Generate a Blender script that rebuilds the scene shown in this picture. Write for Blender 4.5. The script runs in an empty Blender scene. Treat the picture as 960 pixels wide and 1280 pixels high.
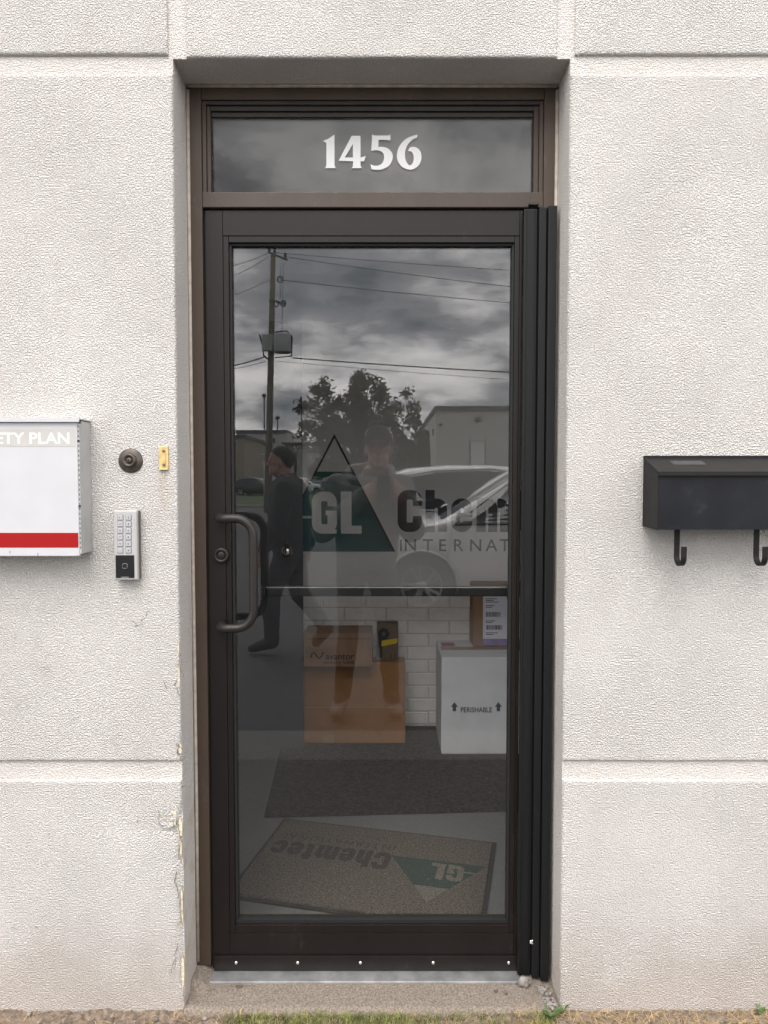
import bpy, bmesh, math, random
from mathutils import Vector, Matrix, noise
from mathutils.geometry import tessellate_polygon
random.seed(7)
R = math.radians
S = bpy.context.scene
COL = S.collection

# ------------------------------------------------------------------ camera, sky, sun, exposure
CAM = Vector((0.0, -1.90, 1.466))
PITCH = R(2.6)
FPX = 887.0                                  # focal length of the 960 px wide photograph in pixels
cd = bpy.data.cameras.new("camera")
cd.sensor_fit = 'HORIZONTAL'; cd.sensor_width = 36.0; cd.lens = 36.0 * FPX / 960.0
cd.clip_start = 0.02; cd.clip_end = 2000
cam = bpy.data.objects.new("camera", cd); COL.objects.link(cam)
cam.location = CAM; cam.rotation_euler = (R(90) - PITCH, 0, 0)
S.camera = cam

S.view_settings.view_transform = 'Standard'; S.view_settings.look = 'None'
S.view_settings.gamma = 1.0; S.view_settings.use_curve_mapping = False
S.view_settings.exposure = 1.04
S.cycles.max_bounces = 10; S.cycles.transparent_max_bounces = 16
S.cycles.glossy_bounces = 4; S.cycles.diffuse_bounces = 5
S.cycles.caustics_reflective = False; S.cycles.caustics_refractive = False

SUN_EL, SUN_AZ = R(53), R(180 + 12)          # high behind the photographer
W = bpy.data.worlds.new("World"); S.world = W; W.use_nodes = True
nt = W.node_tree; nt.nodes.clear()
def wn(t, **k):
    n = nt.nodes.new(t)
    for a, b in k.items(): setattr(n, a, b)
    return n
def wmath(op, a, b=None, c=None):
    n = wn('ShaderNodeMath', operation=op)
    for i, v in enumerate((a, b, c)):
        if v is None: continue
        if isinstance(v, (int, float)): n.inputs[i].default_value = v
        else: nt.links.new(v, n.inputs[i])
    return n.outputs[0]
sky = wn('ShaderNodeTexSky', sky_type='NISHITA'); sky.sun_disc = False
sky.sun_elevation = SUN_EL; sky.sun_rotation = SUN_AZ
tc = wn('ShaderNodeTexCoord'); sx = wn('ShaderNodeSeparateXYZ'); nt.links.new(tc.outputs['Generated'], sx.inputs[0])
up = wmath('MAXIMUM', sx.outputs[2], 0.0)
den = wmath('ADD', up, 0.22)
cx = wn('ShaderNodeCombineXYZ')
nt.links.new(wmath('DIVIDE', sx.outputs[0], den), cx.inputs[0])
nt.links.new(wmath('DIVIDE', sx.outputs[1], den), cx.inputs[1])
mp = wn('ShaderNodeMapping'); mp.inputs['Location'].default_value = (5.3, 2.15, 0.0)
nt.links.new(cx.outputs[0], mp.inputs[0])
def cloud(scale, detail, rough, dist):
    n = wn('ShaderNodeTexNoise'); n.inputs['Scale'].default_value = scale; n.inputs['Detail'].default_value = detail
    n.inputs['Roughness'].default_value = rough; n.inputs['Distortion'].default_value = dist
    nt.links.new(mp.outputs[0], n.inputs['Vector']); return n.outputs['Fac']
f = wmath('ADD', wmath('MULTIPLY', cloud(1.25, 2, .5, 0), .54), wmath('MULTIPLY', cloud(3.1, 10, .60, 0), .46))
ramp = wn('ShaderNodeValToRGB'); nt.links.new(f, ramp.inputs[0])
e = ramp.color_ramp.elements
e[0].position = 0.375; e[0].color = (0.15, 0.175, 0.195, 1)
e[1].position = 0.64; e[1].color = (1.30, 1.28, 1.25, 1)
m = ramp.color_ramp.elements.new(0.47); m.color = (0.36, 0.365, 0.39, 1)
m = ramp.color_ramp.elements.new(0.54); m.color = (0.86, 0.86, 0.87, 1)
cl = wn('ShaderNodeMixRGB', blend_type='MULTIPLY'); cl.inputs[0].default_value = 1.0
nt.links.new(ramp.outputs[0], cl.inputs[1]); cl.inputs[2].default_value = (13.6, 13.2, 12.9, 1)
mix = wn('ShaderNodeMixRGB'); mix.inputs[0].default_value = 0.94
nt.links.new(sky.outputs[0], mix.inputs[1]); nt.links.new(cl.outputs[0], mix.inputs[2])
bg = wn('ShaderNodeBackground'); bg.inputs[1].default_value = 0.14
nt.links.new(mix.outputs[0], bg.inputs[0])
wo = wn('ShaderNodeOutputWorld'); nt.links.new(bg.outputs[0], wo.inputs[0])

sd = bpy.data.lights.new("sun", 'SUN'); sd.energy = 1.35; sd.angle = R(38); sd.color = (1.0, 0.965, 0.93)
sun = bpy.data.objects.new("sun", sd); COL.objects.link(sun)
sdir = Vector((math.sin(SUN_AZ) * math.cos(SUN_EL), math.cos(SUN_AZ) * math.cos(SUN_EL), math.sin(SUN_EL)))
sun.rotation_euler = sdir.to_track_quat('Z', 'Y').to_euler(); sun.location = (0, -6, 9)

# ------------------------------------------------------------------ measuring helpers
YG = 0.168                                   # plane of the door glass
def at(px, py, Y):
    """photograph pixel -> point of the plane y = Y"""
    a, b = (px - 480) / FPX, (640 - py) / FPX
    d = Vector((a, math.cos(PITCH) + b * math.sin(PITCH), -math.sin(PITCH) + b * math.cos(PITCH)))
    return CAM + d * ((Y - CAM.y) / d.y)
def ground(px, py, z=0.0):
    a, b = (px - 480) / FPX, (640 - py) / FPX
    d = Vector((a, math.cos(PITCH) + b * math.sin(PITCH), -math.sin(PITCH) + b * math.cos(PITCH)))
    return CAM + d * ((z - CAM.z) / d.z)
def mir(px, py, D):
    """a thing seen mirrored in the door, D metres away along the mirrored path -> where it really stands"""
    p = at(px, py, CAM.y + D); p.y = 2 * YG - p.y
    return p

# ------------------------------------------------------------------ materials
def new_mat(name):
    m = bpy.data.materials.new(name); m.use_nodes = True
    return m, m.node_tree, m.node_tree.nodes['Principled BSDF']
def plain(name, col, rough=0.6, metal=0.0, var=0.0, scale=20.0, bump=0.0, bscale=None, spec=0.5, detail=4.0, stretch=None):
    m, t, b = new_mat(name)
    b.inputs['Roughness'].default_value = rough; b.inputs['Metallic'].default_value = metal
    b.inputs['Specular IOR Level'].default_value = spec
    b.inputs['Base Color'].default_value = (*col, 1)
    if var or bump:
        g = t.nodes.new('ShaderNodeTexCoord'); src = g.outputs['Object']
        if stretch:
            mpn = t.nodes.new('ShaderNodeMapping'); mpn.inputs['Scale'].default_value = stretch
            t.links.new(src, mpn.inputs[0]); src = mpn.outputs[0]
    if var:
        n = t.nodes.new('ShaderNodeTexNoise'); n.inputs['Scale'].default_value = scale; n.inputs['Detail'].default_value = detail
        t.links.new(src, n.inputs['Vector'])
        r = t.nodes.new('ShaderNodeValToRGB'); r.color_ramp.elements[0].position = 0.3; r.color_ramp.elements[1].position = 0.7
        r.color_ramp.elements[0].color = (*[c * (1 - var) for c in col], 1)
        r.color_ramp.elements[1].color = (*[min(1, c * (1 + var)) for c in col], 1)
        t.links.new(n.outputs['Fac'], r.inputs[0]); t.links.new(r.outputs[0], b.inputs['Base Color'])
    if bump:
        n2 = t.nodes.new('ShaderNodeTexNoise'); n2.inputs['Scale'].default_value = bscale or scale; n2.inputs['Detail'].default_value = 4
        t.links.new(src, n2.inputs['Vector'])
        bp = t.nodes.new('ShaderNodeBump'); bp.inputs['Strength'].default_value = 0.6; bp.inputs['Distance'].default_value = bump
        t.links.new(n2.outputs['Fac'], bp.inputs['Height']); t.links.new(bp.outputs[0], b.inputs['Normal'])
    return m

def nm(t, op, a, b=None, c=None):
    n = t.nodes.new('ShaderNodeMath'); n.operation = op
    for i, v in enumerate((a, b, c)):
        if v is None: continue
        if isinstance(v, (int, float)): n.inputs[i].default_value = v
        else: t.links.new(v, n.inputs[i])
    return n.outputs[0]
def smooth(t, v, a, b):
    n = t.nodes.new('ShaderNodeMapRange'); n.interpolation_type = 'SMOOTHSTEP'
    n.inputs['From Min'].default_value = a; n.inputs['From Max'].default_value = b
    t.links.new(v, n.inputs['Value']); return n.outputs[0]
def mixc(t, f, a, b):
    n = t.nodes.new('ShaderNodeMixRGB')
    for i, v in ((0, f), (1, a), (2, b)):
        if isinstance(v, tuple): n.inputs[i].default_value = (*v, 1)
        elif isinstance(v, (int, float)): n.inputs[i].default_value = v
        else: t.links.new(v, n.inputs[i])
    return n.outputs[0]
def noise_n(t, vec, scale, detail=4, rough=0.5, dist=0.0):
    n = t.nodes.new('ShaderNodeTexNoise'); n.inputs['Scale'].default_value = scale; n.inputs['Detail'].default_value = detail
    n.inputs['Roughness'].default_value = rough; n.inputs['Distortion'].default_value = dist
    t.links.new(vec, n.inputs['Vector']); return n.outputs['Fac']

def stucco_mat(name, grain, base):
    """painted stucco: pitted grain, faint blotches, dirt low down, the rust run under the brass bell, worn yellow foam at the chipped corner"""
    m, t, b = new_mat(name)
    b.inputs['Roughness'].default_value = 0.92; b.inputs['Specular IOR Level'].default_value = 0.2
    g = t.nodes.new('ShaderNodeNewGeometry'); P = g.outputs['Position']
    sp = t.nodes.new('ShaderNodeSeparateXYZ'); t.links.new(P, sp.inputs[0])
    X, Z = sp.outputs[0], sp.outputs[2]
    f1 = noise_n(t, P, 245, 2, 0.5, 0.0)
    f2 = noise_n(t, P, 95, 3, 0.6)
    patch = smooth(t, noise_n(t, P, 3.1, 4, 0.6), 0.3, 0.7)
    h = nm(t, 'ADD', nm(t, 'MULTIPLY', smooth(t, f1, 0.32, 0.66), nm(t, 'ADD', 0.85, nm(t, 'MULTIPLY', patch, 0.3))), nm(t, 'MULTIPLY', f2, 0.38))
    h = nm(t, 'ADD', h, nm(t, 'MULTIPLY', noise_n(t, P, 16, 3), 0.6))
    bp = t.nodes.new('ShaderNodeBump'); bp.inputs['Strength'].default_value = grain; bp.inputs['Distance'].default_value = 0.0060
    t.links.new(h, bp.inputs['Height']); t.links.new(bp.outputs[0], b.inputs['Normal'])
    pits = smooth(t, f1, 0.47, 0.30)
    big = noise_n(t, P, 1.7, 5, 0.6)
    c = mixc(t, smooth(t, big, 0.35, 0.7), base, tuple(v * f for v, f in zip(base, (0.955, 0.95, 0.94))))
    c = mixc(t, nm(t, 'MULTIPLY', pits, 0.30 * grain), c, (0.30, 0.265, 0.24))  # shade in the pits put into the colour, on top of the bump
    # dirt rising from the ground
    lowf = nm(t, 'ADD', Z, nm(t, 'MULTIPLY', nm(t, 'SUBTRACT', noise_n(t, P, 5, 4), 0.5), 0.35))
    c = mixc(t, nm(t, 'MULTIPLY', smooth(t, lowf, 0.30, 0.02), 0.42), c, (0.50, 0.40, 0.325))
    # grey scuffs
    sc = noise_n(t, P, 4.2, 6, 0.7)
    c = mixc(t, nm(t, 'MULTIPLY', smooth(t, sc, 0.66, 0.80), 0.34), c, (0.33, 0.28, 0.25))
    # rust run under the brass plate
    bx_ = at(205, 572, 0)
    dx = nm(t, 'ABSOLUTE', nm(t, 'SUBTRACT', X, bx_.x - 0.002))
    run = nm(t, 'MULTIPLY', smooth(t, dx, 0.035, 0.004), nm(t, 'MULTIPLY', smooth(t, Z, bx_.z - 0.22, bx_.z - 0.04), smooth(t, Z, bx_.z + 0.015, bx_.z - 0.02)))
    run = nm(t, 'MULTIPLY', run, smooth(t, noise_n(t, P, 40, 4), 0.32, 0.62))
    c = mixc(t, nm(t, 'MULTIPLY', run, 0.36), c, (0.56, 0.42, 0.22))
    # stains on the left pier near the cabinet
    st = smooth(t, noise_n(t, P, 9, 5, 0.65), 0.55, 0.75)
    near = smooth(t, nm(t, 'ABSOLUTE', nm(t, 'SUBTRACT', X, -0.93)), 0.4, 0.05)
    near = nm(t, 'MULTIPLY', near, smooth(t, nm(t, 'ABSOLUTE', nm(t, 'SUBTRACT', Z, 1.35)), 0.9, 0.2))
    c = mixc(t, nm(t, 'MULTIPLY', nm(t, 'MULTIPLY', st, near), 0.35), c, (0.40, 0.32, 0.26))
    # faint streaks washed down the face
    vm = t.nodes.new('ShaderNodeVectorMath'); vm.operation = 'MULTIPLY'; vm.inputs[1].default_value = (9.0, 1.0, 0.55); t.links.new(P, vm.inputs[0])
    c = mixc(t, nm(t, 'MULTIPLY', smooth(t, noise_n(t, vm.outputs[0], 1.6, 5, 0.6), 0.55, 0.80), 0.13), c, (0.50, 0.45, 0.40))
    # worn corner
    edge = smooth(t, nm(t, 'ABSOLUTE', nm(t, 'ADD', X, 0.556)), 0.030, 0.006)
    band = nm(t, 'MULTIPLY', smooth(t, Z, 0.05, 0.12), smooth(t, Z, 0.63, 0.50))
    wr = nm(t, 'MULTIPLY', nm(t, 'MULTIPLY', edge, band), smooth(t, noise_n(t, P, 14, 5, 0.65), 0.50, 0.60))
    c = mixc(t, nm(t, 'MULTIPLY', wr, 0.7), c, (0.60, 0.54, 0.42))
    t.links.new(c, b.inputs['Base Color'])
    return m

M = {}
M['stucco'] = stucco_mat('stucco', 1.0, (0.815, 0.784, 0.750))
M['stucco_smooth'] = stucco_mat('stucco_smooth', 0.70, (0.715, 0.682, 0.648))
M['caulk'] = plain('caulk', (0.40, 0.35, 0.30), 0.8, var=0.2, scale=40)
M['foam'] = plain('foam', (0.60, 0.535, 0.41), 0.95, var=0.25, scale=120, bump=0.003)
M['crack'] = plain('crack', (0.13, 0.11, 0.10), 0.95)
M['frame'] = plain('frame', (0.050, 0.033, 0.022), 0.5, var=0.12, scale=12, bump=0.0004, bscale=300, stretch=(1, 1, .3))
M['frame_dark'] = plain('frame_dark', (0.022, 0.017, 0.014), 0.5, var=0.15, scale=30)
M['door'] = plain('door', (0.0095, 0.0068, 0.0066), 0.36, var=0.10, scale=9, bump=0.0002, bscale=350, stretch=(1, 1, .2), spec=.28)
M['hinge'] = plain('hinge', (0.0055, 0.0055, 0.006), 0.5, spec=.3, var=0.15, scale=14, stretch=(4, 4, .3))
M['gasket'] = plain('gasket', (0.006, 0.006, 0.006), 0.7)
M['bar'] = plain('bar', (0.007, 0.0065, 0.0065), 0.45, spec=.25)
M['steel'] = plain('steel', (0.62, 0.60, 0.57), 0.3, 1.0)
M['alu'] = plain('alu', (0.42, 0.42, 0.42), 0.5, 0.75, var=0.22, scale=25, bump=0.0005, bscale=200)
M['bronze'] = plain('bronze', (0.026, 0.0225, 0.021), 0.40, 0.45, var=0.15, scale=60)
M['old_bronze'] = plain('old_bronze', (0.085, 0.070, 0.060), 0.40, 0.5, var=0.3, scale=70)
M['brass'] = plain('brass', (0.66, 0.47, 0.20), 0.40, 0.55, var=0.25, scale=60)
M['white_paint'] = plain('white_paint', (0.50, 0.50, 0.515), 0.38, var=0.03, scale=14)
M['cab_side'] = plain('cab_side', (0.40, 0.40, 0.39), 0.42, var=0.06, scale=25)
M['beige_band'] = plain('beige_band', (0.455, 0.44, 0.41), 0.5, var=0.04, scale=30)
M['red'] = plain('red', (0.30, 0.004, 0.004), 0.5, spec=.25)
M['white_vinyl'] = plain('white_vinyl', (0.68, 0.68, 0.675), 0.5)
M['keypad_shell'] = plain('keypad_shell', (0.47, 0.455, 0.445), 0.40, 0.35, var=0.04, scale=30)
M['keypad_side'] = plain('keypad_side', (0.10, 0.09, 0.085), 0.5)
M['button'] = plain('button', (0.43, 0.43, 0.455), 0.45, 0.2)
M['black_gloss'] = plain('black_gloss', (0.010, 0.010, 0.011), 0.18)
M['ink'] = plain('ink', (0.03, 0.03, 0.035), 0.7)
M['mailbox'] = plain('mailbox', (0.0085, 0.0095, 0.0125), 0.45, spec=.25, var=0.35, scale=9, bump=0.0002, bscale=120, detail=8)
M['mailbox_side'] = plain('mailbox_side', (0.0085, 0.0078, 0.0074), 0.5, spec=.3, var=0.2, scale=25)
M['sticker'] = plain('sticker', (0.038, 0.038, 0.038), 0.6, var=0.3, scale=90)
M['concrete'] = plain('concrete', (0.200, 0.168, 0.138), 0.92, var=0.45, scale=190, bump=0.003, bscale=160)
M['sidewalk'] = plain('sidewalk', (0.172, 0.165, 0.155), 0.92, var=0.22, scale=140, bump=0.002, bscale=110)
M['soil'] = plain('soil', (0.165, 0.125, 0.092), 0.97, var=0.55, scale=70, bump=0.008, bscale=55, detail=8)
M['stone'] = plain('stone', (0.225, 0.205, 0.188), 0.92, var=0.45, scale=70, bump=0.004, bscale=60)
M['asphalt'] = plain('asphalt', (0.075, 0.075, 0.076), 0.92, var=0.25, scale=50, bump=0.002, bscale=120, detail=8)
M['walkway'] = plain('walkway', (0.105, 0.102, 0.097), 0.93, var=0.35, scale=90, bump=0.003, bscale=120, detail=8)
M['kerb'] = plain('kerb', (0.36, 0.35, 0.33), 0.9, var=0.15, scale=8)
M['lawn'] = plain('lawn', (0.055, 0.085, 0.028), 0.95, var=0.35, scale=1.4, detail=8)
M['gravel'] = plain('gravel', (0.28, 0.26, 0.23), 0.95, var=0.3, scale=40)
M['blade'] = plain('blade', (0.155, 0.175, 0.045), 0.7, var=0.55, scale=40)
M['straw'] = plain('straw', (0.40, 0.29, 0.145), 0.8, var=0.4, scale=30)
M['weed'] = plain('weed', (0.075, 0.14, 0.035), 0.65, var=0.35, scale=60)
# vestibule
M['brick'] = plain('brick', (0.80, 0.765, 0.72), 0.75, var=0.07, scale=18, bump=0.0016, bscale=70)
M['mortar'] = plain('mortar', (0.62, 0.585, 0.545), 0.85, var=0.12, scale=40, bump=0.001)
M['plaster'] = plain('plaster', (0.82, 0.80, 0.775), 0.85, var=0.03, scale=4)
M['ceiling'] = plain('ceiling', (0.84, 0.83, 0.81), 0.9)
M['vest_floor'] = plain('vest_floor', (0.122, 0.124, 0.121), 0.80, var=0.13, scale=120, detail=6)
M['grey_door'] = plain('grey_door', (0.060, 0.064, 0.070), 0.5, var=0.05, scale=10)
M['grey_wall'] = plain('grey_wall', (0.80, 0.785, 0.76), 0.8, var=0.04, scale=4)
M['chrome'] = plain('chrome', (0.60, 0.56, 0.50), 0.18, 1.0)
M['sign_white'] = plain('sign_white', (0.82, 0.80, 0.775), 0.6)
M['teal'] = plain('teal', (0.004, 0.090, 0.092), 0.55)
M['letter_black'] = plain('letter_black', (0.010, 0.009, 0.009), 0.6)
M['kraft'] = plain('kraft', (0.30, 0.175, 0.098), 0.75, var=0.08, scale=25, stretch=(1, 1, .3))
M['kraft_rich'] = plain('kraft_rich', (0.35, 0.165, 0.060), 0.72, var=0.07, scale=16, stretch=(.4, 1, 1))
M['kraft_dark'] = plain('kraft_dark', (0.175, 0.125, 0.080), 0.75, var=0.15, scale=25)
M['tape'] = plain('tape', (0.40, 0.235, 0.11), 0.25)
M['carton_white'] = plain('carton_white', (0.78, 0.785, 0.80), 0.7, var=0.04, scale=12)
M['print_navy'] = plain('print_navy', (0.025, 0.03, 0.06), 0.7)
M['print_brown'] = plain('print_brown', (0.045, 0.03, 0.028), 0.7)
M['yellow_tape'] = plain('yellow_tape', (0.70, 0.52, 0.02), 0.5, var=0.1, scale=60)
M['label_white'] = plain('label_white', (0.78, 0.77, 0.84), 0.55)
M['purple'] = plain('purple', (0.27, 0.22, 0.46), 0.5, var=0.15, scale=40)
M['red_print'] = plain('red_print', (0.42, 0.10, 0.09), 0.6)
def mat_speckle(name, a, b_, spot, scale):
    m, t, b = new_mat(name); b.inputs['Roughness'].default_value = 0.97; b.inputs['Specular IOR Level'].default_value = 0.1
    tcn = t.nodes.new('ShaderNodeTexCoord'); V = tcn.outputs['Object']
    f = noise_n(t, V, scale, 5, 0.75)
    c = mixc(t, smooth(t, f, 0.36, 0.64), a, b_)
    c = mixc(t, smooth(t, noise_n(t, V, scale * 1.1 + 40, 2), 0.735, 0.765), c, spot)
    t.links.new(c, b.inputs['Base Color'])
    bp = t.nodes.new('ShaderNodeBump'); bp.inputs['Distance'].default_value = 0.003; bp.inputs['Strength'].default_value = 0.7
    t.links.new(f, bp.inputs['Height']); t.links.new(bp.outputs[0], b.inputs['Normal'])
    return m
M['dark_mat'] = mat_speckle('dark_mat', (0.001, 0.0008, 0.0006), (0.040, 0.030, 0.022), (0.24, 0.22, 0.19), 62)
M['doormat'] = mat_speckle('doormat', (0.045, 0.037, 0.031), (0.155, 0.129, 0.106), (0.55, 0.53, 0.50), 150)
M['mat_black'] = mat_speckle('mat_black', (0.022, 0.018, 0.016), (0.070, 0.058, 0.050), (0.30, 0.30, 0.30), 150)
M['mat_teal'] = mat_speckle('mat_teal', (0.014, 0.036, 0.030), (0.058, 0.072, 0.060), (0.5, 0.5, 0.5), 150)
M['mat_pale'] = mat_speckle('mat_pale', (0.085, 0.078, 0.062), (0.185, 0.165, 0.135), (0.5, 0.5, 0.5), 150)
M['rubber'] = plain('rubber', (0.018, 0.017, 0.016), 0.85)
# across the lot
M['bark'] = plain('bark', (0.085, 0.065, 0.05), 0.95, var=0.4, scale=6, bump=0.02)
M['pole_wood'] = plain('pole_wood', (0.19, 0.175, 0.14), 0.9, var=0.35, scale=5, stretch=(6, 6, .4))
M['leaf_dark'] = plain('leaf_dark', (0.105, 0.098, 0.064), 0.65, var=0.5, scale=1.6)
M['leaf_green'] = plain('leaf_green', (0.050, 0.075, 0.026), 0.65, var=0.4, scale=1.2)
M['wire'] = plain('wire', (0.012, 0.012, 0.013), 0.6)
M['transformer'] = plain('transformer', (0.40, 0.41, 0.41), 0.55, var=0.1, scale=3)
M['siding'] = plain('siding', (0.56, 0.54, 0.50), 0.75, var=0.06, scale=0.6)
M['siding_white'] = plain('siding_white', (0.55, 0.55, 0.55), 0.75, var=0.06, scale=0.5)
M['siding_beige'] = plain('siding_beige', (0.36, 0.31, 0.25), 0.8)
M['roof_trim'] = plain('roof_trim', (0.11, 0.11, 0.115), 0.6)
M['door_white'] = plain('door_white', (0.68, 0.68, 0.67), 0.5)
M['dark_glass'] = plain('dark_glass', (0.012, 0.013, 0.015), 0.06, spec=0.8)
M['car_white'] = plain('car_white', (0.82, 0.82, 0.81), 0.22); M['car_white'].node_tree.nodes['Principled BSDF'].inputs['Coat Weight'].default_value = 0.6
M['car_black'] = plain('car_black', (0.018, 0.019, 0.021), 0.25); M['car_black'].node_tree.nodes['Principled BSDF'].inputs['Coat Weight'].default_value = 0.6
M['car_blue'] = plain('car_blue', (0.012, 0.05, 0.19), 0.25)
M['tyre'] = plain('tyre', (0.018, 0.018, 0.018), 0.85)
M['rim'] = plain('rim', (0.50, 0.50, 0.51), 0.32, 0.8)
M['lamp_glass'] = plain('lamp_glass', (0.45, 0.45, 0.46), 0.15)
M['plastic_black'] = plain('plastic_black', (0.020, 0.020, 0.021), 0.6)
M['skin'] = plain('skin', (0.44, 0.265, 0.20), 0.55, var=0.06, scale=30)
M['hair'] = plain('hair', (0.018, 0.014, 0.012), 0.7, var=0.3, scale=120)
M['hoodie'] = plain('hoodie', (0.20, 0.19, 0.18), 0.92, var=0.10, scale=40, bump=0.004, bscale=25)
M['jacket'] = plain('jacket', (0.042, 0.043, 0.048), 0.85, var=0.15, scale=20, bump=0.006, bscale=14)
M['trousers'] = plain('trousers', (0.035, 0.034, 0.036), 0.9, var=0.12, scale=30)
M['jeans'] = plain('jeans', (0.055, 0.056, 0.062), 0.9, var=0.15, scale=30)
M['cap'] = plain('cap', (0.030, 0.036, 0.030), 0.9)
M['shoe'] = plain('shoe', (0.22, 0.215, 0.21), 0.7)
M['shoe_dark'] = plain('shoe_dark', (0.05, 0.048, 0.045), 0.7)

def wear(key, col, amt, scale, stretch=(1,1,1), rough=.25, lo=.58, hi=.78):
    """dust, rubbed spots and uneven sheen on a finished surface"""
    t = M[key].node_tree; b = t.nodes['Principled BSDF']; bc = b.inputs['Base Color']
    g = t.nodes.new('ShaderNodeTexCoord'); mpn = t.nodes.new('ShaderNodeMapping'); mpn.inputs['Scale'].default_value = stretch; t.links.new(g.outputs['Object'], mpn.inputs[0])
    f = smooth(t, noise_n(t, mpn.outputs[0], scale, 9, .72), lo, hi)
    old = bc.links[0].from_socket if bc.links else tuple(bc.default_value[:3])
    t.links.new(mixc(t, nm(t, 'MULTIPLY', f, amt), old, col), bc)
    r0 = b.inputs['Roughness'].default_value
    t.links.new(nm(t, 'ADD', r0 - rough*.3, nm(t, 'MULTIPLY', noise_n(t, mpn.outputs[0], scale*.4, 6, .7), rough)), b.inputs['Roughness'])
wear('door', (.16, .14, .13), .16, 22, (1, 1, .5)); wear('hinge', (.13, .13, .13), .14, 26, (2, 2, .25)); wear('frame', (.24, .20, .16), .22, 16, (1, 1, .4))
wear('mailbox', (.11, .11, .12), .16, 17, lo=.60, hi=.74); wear('mailbox_side', (.12, .11, .10), .14, 24); wear('white_paint', (.30, .28, .25), .20, 9, (1, 1, .6), lo=.62, hi=.85)
wear('kraft_rich', (.16, .075, .03), .35, 7, (1, 1, .5)); wear('kraft', (.13, .075, .04), .35, 8, (1, 1, .5)); wear('carton_white', (.42, .40, .38), .35, 8, (1, 1, .6)); wear('cab_side', (.22, .20, .17), .3, 14)
wear('vest_floor', (.045, .044, .042), .5, 6); wear('bronze', (.09, .08, .07), .2, 30); wear('concrete', (.10, .085, .07), .5, 11); wear('siding', (.36, .33, .29), .4, .5, (1, 1, .3)); wear('plaster', (.62, .60, .57), .3, 2.2)
def glass_mat(name, refl, tint):
    """one face of a clear insulating pane: mirror share rising towards grazing angles, the rest passes through"""
    m = bpy.data.materials.new(name); m.use_nodes = True; t = m.node_tree; t.nodes.clear()
    lw = t.nodes.new('ShaderNodeLayerWeight'); lw.inputs['Blend'].default_value = 0.5
    f = nm(t, 'ADD', refl, nm(t, 'MULTIPLY', nm(t, 'POWER', lw.outputs['Facing'], 5.0), 1 - refl))
    tr = t.nodes.new('ShaderNodeBsdfTransparent'); tr.inputs[0].default_value = (*tint, 1)
    gl = t.nodes.new('ShaderNodeBsdfGlossy'); gl.inputs['Roughness'].default_value = 0.0; gl.inputs['Color'].default_value = (1, 1, 1, 1)
    mx = t.nodes.new('ShaderNodeMixShader'); t.links.new(f, mx.inputs[0]); t.links.new(tr.outputs[0], mx.inputs[1]); t.links.new(gl.outputs[0], mx.inputs[2])
    o = t.nodes.new('ShaderNodeOutputMaterial'); t.links.new(mx.outputs[0], o.inputs[0])
    return m
M['glass'] = glass_mat('glass', 0.060, (0.965, 0.97, 0.97))
M['transom_glass'] = glass_mat('transom_glass', 0.032, (0.80, 0.81, 0.81))

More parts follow.
